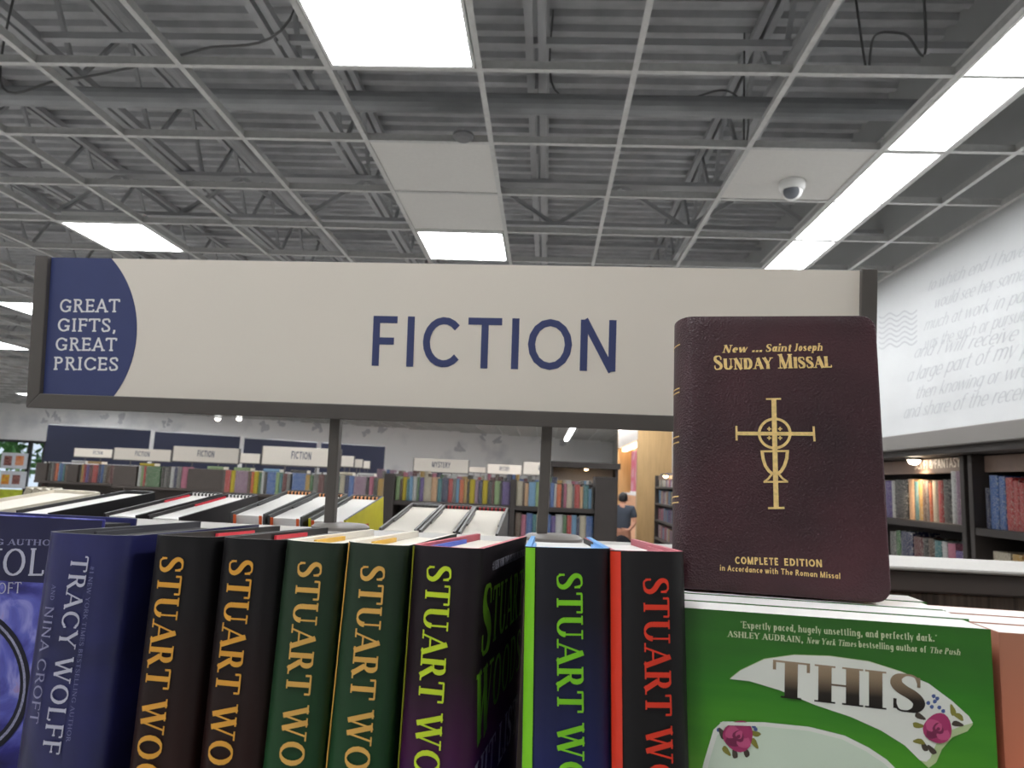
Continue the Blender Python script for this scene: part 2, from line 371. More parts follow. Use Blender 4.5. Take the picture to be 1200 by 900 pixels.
mb.box(w0, w1, -.02, .1, wz0, wz0+t); mb.box(w0, w1, -.02, .1, wz1-t, wz1)
wf = struct(mb.build('window_1', framem, M=Mw))
MB().box(w0+.01, w1-.01, .035, .045, wz0+.01, wz1-.01).build('pane', mat_glass('window_glass'), wf)
# ceiling: corrugated deck, joists and the open tee grid
mb = MB(); pts = []; y = YF; p = .1524
while y < YB+.3:
    pts += [(y, DECK), (y+.05, DECK), (y+.065, DECK+.04), (y+.137, DECK+.04)]; y += p
vs = [(x, a, b) for x in (XL-.15, XR+.15) for a, b in pts]; n = len(pts)
mb.add(vs, [(i, i+1, n+i+1, n+i) for i in range(n-1)])
struct(mb.build('ceiling', deckm))
mb = MB()
gx = [GX0+G*i for i in range(-26, 4)]+[GX0+G*3+.305, GX0+G*3+.61]
gx = [x for x in gx if XL < x < XR]; gy = [GY0+G*j for j in range(-12, 40)]
for x in gx: mb.box(x-.012, x+.012, YF, min(wback_y(x), 40), CEIL-.001, CEIL+.004); mb.box(x-.003, x+.003, YF, wback_y(x), CEIL+.004, CEIL+.04)
for y in gy:
    xe = XL if y < 19.6 else (y-20)/.364-15.5
    if xe > XR-.1: continue
    mb.box(xe, XR, y-.012, y+.012, CEIL, CEIL+.005); mb.box(xe, XR, y-.003, y+.003, CEIL+.005, CEIL+.04)
mb.box(XR-.025, XR, YF, YB, CEIL-.005, CEIL+.03)
struct(mb.build('trim_1', teem))
def joist(x, z0, z1, y0, y1):
    mb = MB()
    for s in (-.035, .035):
        mb.box(x+s-.022, x+s+.022, y0, y1, z1-.05, z1); mb.box(x+s-.022, x+s+.022, y0, y1, z0, z0+.045)
    y = y0; k = 0
    while y < y1-.3:
        mb.bar((x, y, z0 if k % 2 else z1), (x, y+.42, z1 if k % 2 else z0), .025); y += .42; k += 1
    return struct(mb.build('ceiling_joist', steel))
for i in range(11):
    x = 1.28-1.42*i
    if x > XL+.3: joist(x, DECK-.62, DECK-.005, YF+.1, wback_y(x)-.3)
mb = MB()                                                        # girders across the joists
for y in (atz(500, 263, DECK-1.0).y, 13.5):
    mb.box(XL, XR, y-.05, y+.05, DECK-.66, DECK-.63); mb.box(XL, XR, y-.05, y+.05, DECK-1.0, DECK-.97); [mb.bar((XL+.5*k, y, DECK-.98 if k % 2 else DECK-.65), (XL+.5*k+.5, y, DECK-.65 if k % 2 else DECK-.98), .03) for k in range(int((XR-XL)/.5))]
struct(mb.build('trim_2', steel))
mb = MB()                                                        # bridging angles between the joists
for y in (3.55, 8.2): mb.box(XL, XR, y-.02, y+.02, DECK-.6, DECK-.56); mb.box(XL, XR, y-.02, y+.02, DECK-.12, DECK-.08)
struct(mb.build('trim_3', steel))
# round duct and conduit runs seen through the grid
t = tag(MB().tube([(-2.55, YF+.2, DECK-.35), (-2.55, 8, DECK-.35), (-2.55, 17, DECK-.35)], .05, 14).build('sprinkler_pipe', steel, smooth=False), 'long straight pipe running away above the open ceiling grid at left', 'pipe')
yp = atz(300, 117, DECK-.78).y
t = tag(MB().tube([(XL+.3, yp, DECK-.78), (XR-.1, yp, DECK-.78)], .06, 14).build('cross_pipe', darksteel), 'dark pipe running across above the ceiling grid, between the joists and the grid', 'pipe')
wirem = mat('cable_sheath', (92, 92, 92), .5)
def cable(pts, label):
    pts = [Vector((pts[0].x-.03, pts[0].y+.1, DECK+.01))]+list(pts)+[Vector((pts[-1].x+.03, pts[-1].y+.1, DECK+.01))]
    q = crv([tuple(p) for p in pts], 8); tag(MB().tube(q, .006, 6).build('hanging_cable', wirem), label, 'cable')
cable([at(0, 92, 3.2), at(70, 94, 3.15), at(150, 80, 3.1), at(235, 58, 3.0), at(340, 22, 2.8)], 'thin dark cable sagging above the ceiling grid at upper left')
cable([at(650, 105, 4.0), at(720, 118, 4.1), at(790, 120, 4.1), at(850, 106, 4.0), at(876, 135, 4.0), at(872, 168, 4.2)], 'thin cable looping above the grid left of the dome camera')
cable([at(1015, 80, 3.4), at(1025, 42, 3.2), at(1060, 40, 3.1), at(1085, 55, 3.1)], 'pale cable arching above the grid beside the ceiling strip lights')
# ceiling lights
diff = mat_emit('light_diffuser', (251, 252, 254), PANEL_E); sdiff = mat_emit('strip_diffuser', (251, 252, 254), STRIP_E)
whitem = mat('white_enamel', (235, 235, 233), .4, var=.01)
def light_panel(cx, cy, w, l, dm, label, group):
    t = empty('ceiling_light', Vector((cx, cy, CEIL)), label, 'ceiling light', group)
    mb = MB(); w2, l2 = w/2, l/2; e = .012
    mb.box(-w2, w2, -l2, -l2+e, -.004, .06); mb.box(-w2, w2, l2-e, l2, -.004, .06); mb.box(-w2, -w2+e, -l2+e, l2-e, -.004, .06); mb.box(w2-e, w2, -l2+e, l2-e, -.004, .06)
    mb.box(-w2, w2, -l2, l2, .06, .075); mb.build('housing', whitem, t)
    MB().box(-w2+e, w2-e, -l2+e, l2-e, .001, .012).build('diffuser', dm, t); return t
seen = {(0, 0): 'big square ceiling light panel nearest the viewer, above the FICTION sign', (0, 1): 'square ceiling light panel just above the top edge of the big FICTION sign',
        (1, 1): 'square ceiling light panel above the left end of the big sign', (2, 2): 'light panel cut by the left photo edge, the upper one beside the sign end',
        (3, 3): 'narrow-looking light panel left of the sign, second from the top there', (5, 6): 'distant light panel low left of the sign, near the back wall'}
for a in range(6):
    for c in range(-2, 9):
        x = GX0-G/2-4*G*a; y = GY0-G/2+4*G*c
        if y > wback_y(x)-.6 or (c >= 8 and a <= 4): continue
        lab = seen.get((a, c), 'flush square ceiling light panel hidden by the sign or outside the photo')
        light_panel(x, y, .575, .575, diff, lab, 'square ceiling light panels')
names = {1: 'long ceiling strip light at upper right, nearest the viewer', 2: 'long ceiling strip light beside the dome camera, middle of the run', 3: 'far ceiling strip light of the run, just above the sign corner'}
for k in range(-1, 16):
    y = GY0+G+2*G*(k-1)-.6096; 
    if y < YB-1.6: light_panel(GX0+3*G+.152, y, .28, 1.2, sdiff, names.get(k, 'ceiling strip light of the run along the right wall, hidden or outside the photo'), 'strip lights along the right wall')
# solid tiles, camera dome, detector
def tile(i, j, label):
    x, y = GX0+G*i, GY0+G*j
    return tag(MB().box(x+.006, x+G-.006, y+.006, y+G-.006, CEIL+.006, CEIL+.022).build('ceiling_tile', tilem), label, 'ceiling tile', 'solid ceiling tiles')
tile(2, 1, 'solid white ceiling tile carrying the dome camera'); tile(-1, 1, 'solid pale ceiling tile between the two square light panels, nearer of two'); tile(-1, 2, 'solid pale ceiling tile touching the light panel above the sign, farther of two')
p = atz(928, 214, CEIL)
dc = empty('dome_camera', Vector((p.x, p.y, CEIL)), 'white dome security camera hanging under a solid ceiling tile', 'security camera')
MB().lathe([(0, .004), (.062, .004), (.065, 0), (.065, -.03), (.056, -.045), (.03, -.05), (0, -.05)], 40).build('housing', whitem, dc, smooth=False)
smooth_by(dc.children[0])
MB().lathe([(.052*math.sin(a), -.044-.052*math.cos(a)) for a in [math.radians(90-90*k/12) for k in range(13)]], 40).build('dome_ring', whitem, dc, smooth=True)
ax_ = Vector((-.38, -.80, -.46)).normalized(); Md = Matrix.Translation((0, 0, -.044)) @ ax_.to_track_quat('Z', 'Y').to_matrix().to_4x4()
MB().lathe([(.0545*math.sin(a), .0545*math.cos(a)) for a in [math.radians(46-46*k/10) for k in range(11)]], 36, Md).build('tinted_window', mat('smoked_dome', (112, 116, 122), .15, var=.02), dc, smooth=True)
p = atz(543, 158, CEIL)
sd = empty('smoke_detector', Vector((p.x, p.y, CEIL)), 'small round grey detector on the ceiling grid below the big light', 'smoke detector')
MB().lathe([(0, .0), (.05, 0), (.05, -.012), (.035, -.025), (0, -.027)], 28).build('body', mat('grey_plastic', (120, 120, 122), .5), sd)
MB().box(-.006, .006, -.06, .06, -.001, .003).build('bracket', darksteel, sd)

# handwriting and postmark printed along the right wall
inkm = mat('pale_grey_print', (164, 166, 168), .8, var=.02); inkf = mat('fainter_grey_print', (190, 191, 192), .8, var=.02)
Mr = Matrix.Translation((XR, 0, 0)) @ rot(z=-math.pi/2)          # local x -> -Y, local z up, faces -X
FR = Frame(Mr, 0)
wr = tag(bpy.data.objects.new('wall_lettering', None), 'faint grey handwriting and postmark printed on the right wall above the bookcases', 'wall print'); COL.objects.link(wr); wr.matrix_world = Mr
SCR = dict(T=.1, t=.045, sf=0, gap=-.03, shear=.55)
for txt, p0, p1, cap in (('would see her some', (1094, 362), (1200, 328), 13), ('much at work in parting', (1082, 388), (1236, 343), 13), ('was the such or pursue it', (1082, 410), (1216, 371), 13), ('and I will receive the', (1070, 420), (1230, 392), 14),
                         ('a large part of my poor', (1062, 448), (1240, 406), 15), ('then knowing or wrong in', (1072, 468), (1250, 432), 14), ('and share of the receiving', (1058, 491), (1236, 462), 15), ('to which end I have', (1086, 342), (1200, 300), 12)):
    put_text(FR, txt, p0, p1, cap, inkm, wr, 'script_line', lift=.0015, **SCR)
mb = MB()
for k in range(7):
    A = [FR.loc(1030+3*i, 371+k*6-6*(i/15)+2.5*math.sin(i*1.1)) for i in range(16)]
    for q in stroke_polys(A, [.012]*16): mb.add([FR.put(*v, lift=.0015) for v in q], [(0, 1, 2, 3)])
mb.build('postmark', inkm, wr)

# ---------------------------------------------------------------- our gondola and its sign
brown = mat('dark_brown_laminate', (74, 66, 61), .55, var=.06, scale=12)
rail = mat('bronze_grey_metal', (84, 79, 75), .45, metal=.0, var=.03)
platem = mat('pale_grey_plate', (172, 169, 163), .6, var=.05, scale=300)
m, nt, b_ = nodes('wood_grain'); L = nt.links
tc = N(nt, 'ShaderNodeTexCoord'); mp = N(nt, 'ShaderNodeMapping'); mp.inputs['Scale'].default_value = (260, 10, 5); L.new(tc.outputs['Object'], mp.inputs[0])
nz = N(nt, 'ShaderNodeTexNoise'); nz.inputs['Scale'].default_value = 1; nz.inputs['Detail'].default_value = 4; L.new(mp.outputs[0], nz.inputs['Vector'])
rp = N(nt, 'ShaderNodeValToRGB'); rp.color_ramp.elements[0].position = .3; rp.color_ramp.elements[1].position = .72
rp.color_ramp.elements[0].color = lin((62, 52, 45)); rp.color_ramp.elements[1].color = lin((112, 97, 84)); L.new(nz.outputs[0], rp.inputs[0]); L.new(rp.outputs[0], b_.inputs['Base Color']); b_.inputs['Roughness'].default_value = .6
woodg = m
SH = Z(-.271)                                                    # top shelf the books stand on
gd = empty('gondola_shelf', Vector((0, .75, 0)), 'double sided dark brown gondola bookshelf carrying the nearest books and the big sign', 'bookshelf')
def gbox(name, m, *a, bevel=.002): 
    o = MB().box(*a).build(name, m, gd, bevel=bevel); o.matrix_parent_inverse = gd.matrix_world.inverted(); return o
TOP = Z(-.060)
gbox('top_plate', platem, -1.4, 1.4, .665, .787, TOP-.004, TOP)
gbox('fascia', brown, -1.4, 1.4, .669, .783, TOP-.023, TOP-.004)
gbox('back_panel', woodg, -1.4, 1.4, .676, .776, .1, TOP-.023)
gbox('front_shelf', brown, -1.4, 1.4, .30, .676, SH-.03, SH)
def slopebox(name, x0, x1, y0, y1, z0, z1, th):
    mb = MB(); vs = [(x, y, z+d) for d in (-th, 0) for (x, y, z) in ((x0, y0, z0), (x1, y0, z0), (x1, y1, z1), (x0, y1, z1))]
    mb.add(vs, [(3, 2, 1, 0), (4, 5, 6, 7), (0, 1, 5, 4), (1, 2, 6, 5), (2, 3, 7, 6), (3, 0, 4, 7)])
    o = mb.build(name, brown, gd); o.matrix_parent_inverse = gd.matrix_world.inverted(); return o
TILT = .16; RS = Z(-.285)                                        # rear shelf, tilted; z at Y=.80
slopebox('rear_shelf', -1.4, 1.4, .787, 1.02, RS-.013*TILT, RS+.22*TILT, .02)
gbox('lower_shelf', brown, -1.4, 1.4, .22, .728, SH-.42, SH-.39); gbox('lower_shelf', brown, -1.4, 1.4, .22, .728, SH-.80, SH-.77)
gbox('base', brown, -1.4, 1.4, .18, 1.1, 0, .1)
for x in (-1.42, 1.4): gbox('side_panel', brown, x, x+.02, .25, 1.02, .1, SH-.03)

# --- the big sign
SP = dict(x=-.5846, y=.7631, z=.0579, w=.914, h=.1713, yaw=-.039, tilt=.0975)
Ms = Matrix.Translation((SP['x'], SP['y'], Z(SP['z']))) @ rot(z=SP['yaw']) @ rot(x=SP['tilt'])
sg = empty('section_sign', Ms, 'big cream FICTION sign with blue end, on two posts above the books', 'sign')
cream = mat('cream_sign_face', (228, 220, 207), .32, var=.015, scale=4)
navy = mat('navy_print', (62, 70, 112), .35, var=.02); whitep = mat('white_print', (226, 226, 226), .5, var=.01)
w, h = SP['w'], SP['h']; fw = .0155; bh = .0165
MB().box(.002, w-.002, .003, .017, .002, h).build('panel', cream, sg)
def railobj(poly): return MB().prism(poly, -.003, .023, lambda x, y, z: (x, z, y)).build('frame_rail', rail, sg, bevel=.001)
railobj([(0, 0), (fw, bh), (fw, h+.001), (0, h+.001)]); railobj([(w, 0), (w, h+.001), (w-fw, h+.001), (w-fw, bh)]); railobj([(0, 0), (w, 0), (w-fw, bh), (fw, bh)])
FS = Frame(Ms, .003)
p3 = [FS.loc(*p) for p in ((129, 301), (160.5, 381), (132, 466))]
(ax, ay), (bx, by), (cx, cy) = p3
d = 2*(ax*(by-cy)+bx*(cy-ay)+cx*(ay-by))
ux = ((ax*ax+ay*ay)*(by-cy)+(bx*bx+by*by)*(cy-ay)+(cx*cx+cy*cy)*(ay-by))/d; uy = ((ax*ax+ay*ay)*(cx-bx)+(bx*bx+by*by)*(ax-cx)+(cx*cx+cy*cy)*(bx-ax))/d
rr = math.hypot(ax-ux, ay-uy)
a0 = math.asin(max(-1, min(1, (bh-.0005-uy)/rr))); a1 = math.asin(max(-1, min(1, (h-uy)/rr)))
poly = [(fw-.0005, h), (fw-.0005, bh-.0005)]+[(ux+rr*math.cos(a0+(a1-a0)*k/40), uy+rr*math.sin(a0+(a1-a0)*k/40)) for k in range(41)]
bp = MB().prism(poly, .003-.0004, .0034, lambda x, y, z: (x, z, y)).build('blue_decal', navy, sg); bp['label'] = 'navy blue rounded end of the sign face'
FS2 = Frame(Ms, .0026)
SLAB = dict(T=.15, t=.13, sf=.1, st=.11, gap=.14)
for txt, a, b, c in (('GREAT', (70, 366), (140, 366), 15.5), ('GIFTS,', (67.5, 388.5), (136.5, 389), 15.5), ('GREAT', (65, 411), (136.5, 411.5), 15.5), ('PRICES', (63, 433.5), (138.5, 434.5), 15.5)):
    put_text(FS2, txt, a, b, c, whitep, sg, **SLAB)
SANS = dict(T=.148, t=.142, sf=0, gap=.1)
put_text(FS, 'FICTION', (432, 428.5), (725, 435.7), 58.5, navy, sg, **SANS)
# posts, leaning with the sign, standing on the top plate by round feet
for (px, py), (qx, qy) in (((391, 494), (384, 615)), ((641, 501), (637, 627))):
    x, z = FS.loc(px, py); Mi = Ms.inverted()
    foot = atz(qx, qy, TOP); top = Ms @ Vector((x, .012, .006))
    foot = Vector((foot.x, top.y+(top.z-TOP)*.0975, TOP))
    foot.x = top.x + (top.z-TOP)*(-.012)
    mb = MB(); mb.bar(Mi @ foot, Mi @ top, .0112, .0112); post = mb.build('post', rail, sg, bevel=.0012)
    Mf = Mi @ Matrix.Translation(foot+Vector((.012, 0, 0)))
    fl = MB().lathe([(0, 0), (.031, 0), (.031, .003), (.027, .006), (.01, .007), (0, .007)], 40, Mf).build('foot', mat('dull_foot_metal', (118, 113, 108), .5), sg); smooth_by(fl)

# ---------------------------------------------------------------- hardback books (spine at local y=0, body towards +y, x = thickness)
paper = mat('cream_paper', (232, 226, 214), .9, var=.05, scale=400, stretch=(30, .2, 30)); paperw = mat('white_paper', (238, 236, 232), .9, var=.04, scale=400, stretch=(30, .2, 30))
def profile(w, b):
    def f(x):
        u = max(-1, min(1, 2*x/w)); return b*(abs(u)**4)
    return f
def hardback(M, w, d, h, jacket, label, pages=paper, lining=None, b=.006, group=None, headband=None, name='hardback_book', rear=False, flap=.045, flapm=None, flap0=.03):
    """M: world matrix of the spine's bottom centre"""
    t = empty(name, M, label, 'book', group); pf = profile(w, b); n = 14; tk = .0028
    outer = [(-w/2, d)]+[(-w/2+w*k/n, pf(-w/2+w*k/n)) for k in range(n+1)]+[(w/2, d)]
    inner = [(w/2-tk, d)]+[((w/2-tk)*(1-2*k/n), pf((w/2-tk)*(1-2*k/n))+tk) for k in range(n+1)]+[(-w/2+tk, d)]
    cv = MB()
    nO = len(outer)
    for z0, z1 in ((0, h),):
        vs = [(x, y, z0) for x, y in outer+inner]+[(x, y, z1) for x, y in outer+inner]; N2 = nO*2; fs = []; mi = []
        for i in range(nO-1):
            j = i+1; io, jo = N2-1-i, N2-1-j
            fs += [(i, j, N2+j, N2+i), (jo, io, N2+io, N2+jo), (N2+i, N2+j, N2+jo, N2+io), (j, i, io, jo)]; mi += [0, 1, 1, 1]
        fs += [(0, N2, N2+N2-1, N2-1), (nO-1, nO, N2+nO, N2+nO-1)]; mi += [0, 0]
        cv.v = vs; cv.f = fs; cv.m = mi
    lm = lining or jacket
    o = cv.build('jacket', [jacket, lm], t); smooth_by(o, .9)
    pg = MB(); x1 = w/2-tk-.0004; pp = [(-x1, d-.005)]+[(x, pf(x)+tk+.0015+.001) for x in [-x1+2*x1*k/8 for k in range(9)]]+[(x1, d-.005)]+[(x1-2*x1*k/6, d-.005-.002*math.sin(math.pi*k/6)) for k in range(1, 6)]
    pg.prism(pp, .003, h-.004).build('pages', pages, t)
    if (lining or flapm) and flap:
        for s in (-1, 1):
            x = s*(w/2-tk-.0002); mb = MB(); mb.box(min(x, x-s*.0016), max(x, x-s*.0016), b+flap0, b+flap0+flap, .004, h-.0015)
            mb.build('jacket_flap', flapm or lining, t)
    if headband:
        mb = MB(); x1 = w/2-tk-.001; k = 14
        for i in range(k):
            mb.box(-x1+2*x1*i/k, -x1+2*x1*(i+1)/k, b+tk-.001, b+tk+.003, h-.0042, h-.0005, mi=i % 2)
        mb.build('headband', headband, t)
    return t, pf
def front_book(px, py, w, lean, yaw, jacket, label, Y=.345, tilt=.03, d=.157, **kw):
    """spine-out book whose spine-top centre is seen at pixel (px, py); stands on the front shelf"""
    p = at(px, py, Y); A = rot(z=yaw) @ rot(y=lean) @ rot(x=-tilt)
    up = A @ Vector((0, 0, 1)); off = SH+d*math.sin(tilt)+abs(lean)*w/2+.0005
    h = (p.z-off)/up.z; o = p-up*h; M = Matrix.Translation(o) @ A
    t, pf = hardback(M, w, d, h, jacket, label, **kw); return t, M, pf, h
gold = mat('gold_lettering', (222, 160, 58), .4, var=.05); gold2 = mat('pale_gold_lettering', (222, 172, 86), .4, var=.05); lime = mat('lime_lettering', (196, 218, 44), .4, var=.04)
green = mat('green_lettering', (124, 200, 30), .4, var=.04); redl = mat('red_lettering', (222, 58, 34), .4, var=.04); silver = mat('silver_lettering', (190, 190, 206), .4, var=.05)
brownj = mat_ramp('brown_jacket', [(0, (44, 15, 10)), (.35, (38, 20, 17)), (.7, (26, 22, 23)), (1, (22, 21, 23))], .1, .24, warp=.06, stretch=(60, 60, 3), scale=3)
greenj = mat_ramp('green_jacket', [(0, (26, 74, 36)), (.5, (34, 62, 38)), (1, (44, 54, 44))], .1, .24, warp=.08, stretch=(50, 50, 3), scale=3)
plumj = mat_ramp('plum_jacket', [(0, (40, 24, 84)), (.22, (66, 20, 62)), (.5, (34, 20, 26)), (1, (30, 26, 30))], .11, .24, warp=.06, stretch=(50, 50, 3), scale=3)
bluej = mat_ramp('black_blue_jacket', [(0, (28, 36, 104)), (.35, (30, 34, 74)), (.7, (26, 25, 34)), (1, (30, 30, 34))], .11, .24, warp=.06, stretch=(50, 50, 3), scale=3)
blackj = mat_ramp('black_jacket', [(0, (18, 16, 17)), (1, (30, 28, 29))], .1, .24, warp=.05, stretch=(50, 50, 3), scale=3)
redlin = mat('red_endpaper', (208, 46, 62), .6); yellin = mat('yellow_endpaper', (226, 178, 60), .6); bluelin = mat('blue_endpaper', (78, 104, 206), .6); skylin = mat('sky_blue_lining', (110, 172, 232), .55); pinklin = mat('dusty_pink_lining', (196, 108, 120), .6)
greylin = mat('dark_grey_lining', (74, 74, 80), .6)
def spine_text(M, pf, txt, p0, p1, cap, m, book, ref=None, **c):
    return put_text(Frame(M, .0002, pf), txt, p0, p1, cap, m, book, ref=ref, lift=.0009, **{**SERIF, **c})
def hinge(t, M, pf, w, h, x0, x1, m, name='jacket_stripe'):
    mb = MB(); n = 5
    for k in range(n):
        a = x0+(x1-x0)*k/n; b = x0+(x1-x0)*(k+1)/n
        mb.add([(a, pf(a)-.0006, .001), (b, pf(b)-.0006, .001), (b, pf(b)-.0006, h-.0005), (a, pf(a)-.0006, h-.0005)], [(0, 1, 2, 3)])
    return mb.build(name, m, t)
px1 = .345/826.8
def W_(px): return px*px1
SW = 'STUART WOODS'
BOOKS = []
t, M, pf, h = front_book(213, 628.5, .0318, -.008, -.02, brownj, 'black-brown novel with gold spine lettering next to the indigo book', flapm=redlin, flap=.05, flap0=.055)
spine_text(M, pf, SW, (188.8, 651.8), (170, 805.5), 28.5, gold, t, 'STUART')
t, M, pf, h = front_book(292.5, 631.5, .0310, -.004, -.022, brownj, 'black-brown novel with gold spine lettering left of the green books', flapm=redlin, flap=.05, flap0=.055)
spine_text(M, pf, SW, (270, 655.2), (252.3, 811), 28.5, gold, t, 'STUART')
t, M, pf, h = front_book(365, 635, .0290, .014, -.03, greenj, 'dark green novel with gold spine lettering, left one of two', lining=paper, flapm=yellin, flap=.05, flap0=.03)
spine_text(M, pf, SW, (350.5, 657.4), (335.3, 812.3), 28, gold2, t, 'STUART')
t, M, pf, h = front_book(440, 637.5, .0300, .02, -.035, greenj, 'dark green novel with gold spine lettering, right one beside the plum book', lining=paper, flapm=yellin, flap=.05, flap0=.03)
spine_text(M, pf, SW, (423.8, 662), (410.6, 817.6), 28.5, gold2, t, 'STUART'); hinge(t, M, pf, .03, h, -.015, -.0138, gold2)
t, M, pf, h = front_book(522, 641, .0355, .0, -.112, plumj, 'black and plum novel with lime lettering showing its front cover', lining=mat('rose_lining', (196, 92, 104), .6), flapm=bluelin, flap=.08, flap0=.02)
spine_text(M, pf, SW, (501.2, 662), (490.6, 820.6), 29, lime, t, 'STUART'); hinge(t, M, pf, .0355, h, -.01775, -.0166, mat('olive_edge', (140, 144, 40), .5))
# its front cover lettering (the face at local x = +w/2)
cg = mat_ramp('cover_green_lettering', [(0, (90, 170, 30)), (1, (160, 226, 60))], .13, .24, warp=.02)
def cover_text(txt, a, b, hh, m, **c):
    Mloc = Matrix.Translation((.01775, 0, 0)) @ rot(z=math.pi/2)
    P, wd = text_polys(txt, **{**SERIF, **c}); mb = MB(); (ax, az), (bx, bz) = a, b
    for q in P: mb.add([Mloc @ Vector((ax+(bx-ax)*x/wd, -.0003, az+y*hh)) for x, y in q], [(0, 1, 2, 3)])
    return mb.build('lettering', m, t)
cover_text('#1 NEW YORK TIMES BESTSELLING AUTHOR', (.030, h-.0125), (.148, h-.0125), .0045, silver, T=.2)
cover_text('S', (.011, h-.052), (.034, h-.052), .034, cg, T=.26); cover_text('TUART', (.037, h-.050), (.148, h-.050), .029, cg)
cover_text('W', (.008, h-.092), (.044, h-.092), .034, cg, T=.26); cover_text('OODS', (.049, h-.085), (.148, h-.085), .026, cg)
cover_text('HIT LIST', (.012, h-.122), (.145, h-.122), .022, silver)
t, M, pf, h = front_book(665.5, 642, .0412, -.026, .0, bluej, 'black and navy novel with bright green spine lettering and edge stripe', lining=skylin, pages=paperw, tilt=.04)
spine_text(M, pf, SW, (652.3, 671.4), (653, 833.8), 30, green, t, 'STUART'); hinge(t, M, pf, .041, h, -.0203, -.0156, green)
t, M, pf, h = front_book(760, 646, .0355, -.027, .03, blackj, 'black novel with red spine lettering and red edge stripe', lining=pinklin, pages=paperw, tilt=.04)
spine_text(M, pf, SW, (753.1, 677), (756.1, 837.6), 30, redl, t, 'STUART'); hinge(t, M, pf, .0355, h, -.0175, -.0130, redl)

# --- purple fantasy novels at the left
def art_mat(name, cols, scale):
    m, nt, b = nodes(name); L = nt.links; tc = N(nt, 'ShaderNodeTexCoord')
    nz = N(nt, 'ShaderNodeTexNoise'); nz.inputs['Scale'].default_value = scale; nz.inputs['Detail'].default_value = 5; nz.inputs['Distortion'].default_value = 1.2
    L.new(tc.outputs['Object'], nz.inputs['Vector']); rp = N(nt, 'ShaderNodeValToRGB'); e = rp.color_ramp.elements
    while len(e) < len(cols): e.new(.5)
    for i, (p, c) in enumerate(cols): e[i].position = p; e[i].color = lin(c)
    L.new(nz.outputs[0], rp.inputs[0]); L.new(rp.outputs[0], b.inputs['Base Color']); b.inputs['Roughness'].default_value = .35; b.inputs['Coat Weight'].default_value = .3; return m
purpj = art_mat('indigo_jacket', [(.3, (30, 32, 70)), (.5, (40, 42, 92)), (.64, (44, 46, 104)), (.8, (66, 60, 130))], 14)
purpa = art_mat('violet_cover_art', [(.28, (34, 32, 84)), (.42, (52, 50, 132)), (.55, (96, 100, 190)), (.63, (150, 150, 214)), (.7, (176, 122, 150)), (.8, (74, 62, 140))], 26)
darkp = mat('dark_sprayed_pages', (58, 57, 60), .8, var=.1, scale=400, stretch=(30, .2, 30))
t, M, pf, h = front_book(98, 626.0, .0455, .0, -.012, purpj, 'thick indigo fantasy novel with silver spine lettering and dark page edges', lining=greylin, pages=darkp, b=.008, tilt=.02)
spine_text(M, pf, 'TRACY WOLFF', (86, 650.7), (50.7, 881.7), 20, silver, t, T=.16, t=.07, sf=.07)
spine_text(M, pf, '#1 NEW YORK TIMES BESTSELLING AUTHOR', (107.5, 663), (79, 868), 4.6, mat('dull_silver_lettering', (116, 118, 156), .4), t, T=.14, sf=.06)
spine_text(M, pf, 'NINA CROFT', (53.3, 710), (34, 846.7), 11.5, mat('mid_silver_lettering', (140, 140, 172), .4), t, T=.13, sf=.05)
spine_text(M, pf, 'AND', (61.7, 685), (59.3, 703), 5, MATS['dull_silver_lettering'], t, T=.14, sf=.05)
# face-out copy behind it
Yc = .53; wC = .156; dC = .046
a = at(30, 605, Yc); xr = -.338; hC = a.z-SH-.004
Mc = Matrix.Translation((xr-wC/2, Yc, SH+.004)) @ rot(x=-.03)
fo = empty('hardback_book', Mc, 'violet fantasy novel facing out at the left edge, behind the thick indigo book', 'book')
MB().box(-wC/2, wC/2, 0, .003, 0, hC).build('front_cover', purpa, fo, bevel=.0008); MB().box(-wC/2, wC/2, dC-.003, dC, 0, hC).build('back_cover', purpj, fo, bevel=.0008)
MB().box(-wC/2+.003, wC/2-.004, .003, dC-.003, .003, hC-.004).build('pages', darkp, fo); MB().box(-wC/2-.002, -wC/2+.002, .0, dC, 0, hC).build('spine', purpj, fo, bevel=.001)
FO = Frame(Mc, 0)
band = mat('dark_cover_band', (34, 34, 70), .4)
x0, z0 = FO.loc(0, 652)
mb = MB(); mb.add([(-wC/2+.001, -.0002, hC*.78), (wC/2-.001, -.0002, hC*.78), (wC/2-.001, -.0002, hC-.001), (-wC/2+.001, -.0002, hC-.001)], [(0, 1, 2, 3)]); mb.build('title_band', band, fo)
put_text(FO, 'SELLING AUTHOR', (-52, 637.8), (69, 639.5), 7, mat('mid_silver_lettering', (140, 140, 172)), fo, lift=.0006, **{**SERIF, 'T': .2})
put_text(FO, 'WOL', (-34, 675), (51.5, 674.5), 32, silver, fo, lift=.0006, **{**SERIF, 'T': .14, 'sf': .07})
put_text(FO, 'CROFT', (-22, 696.5), (25, 695), 13, silver, fo, lift=.0006, **{**SERIF, 'T': .13, 'sf': .06})
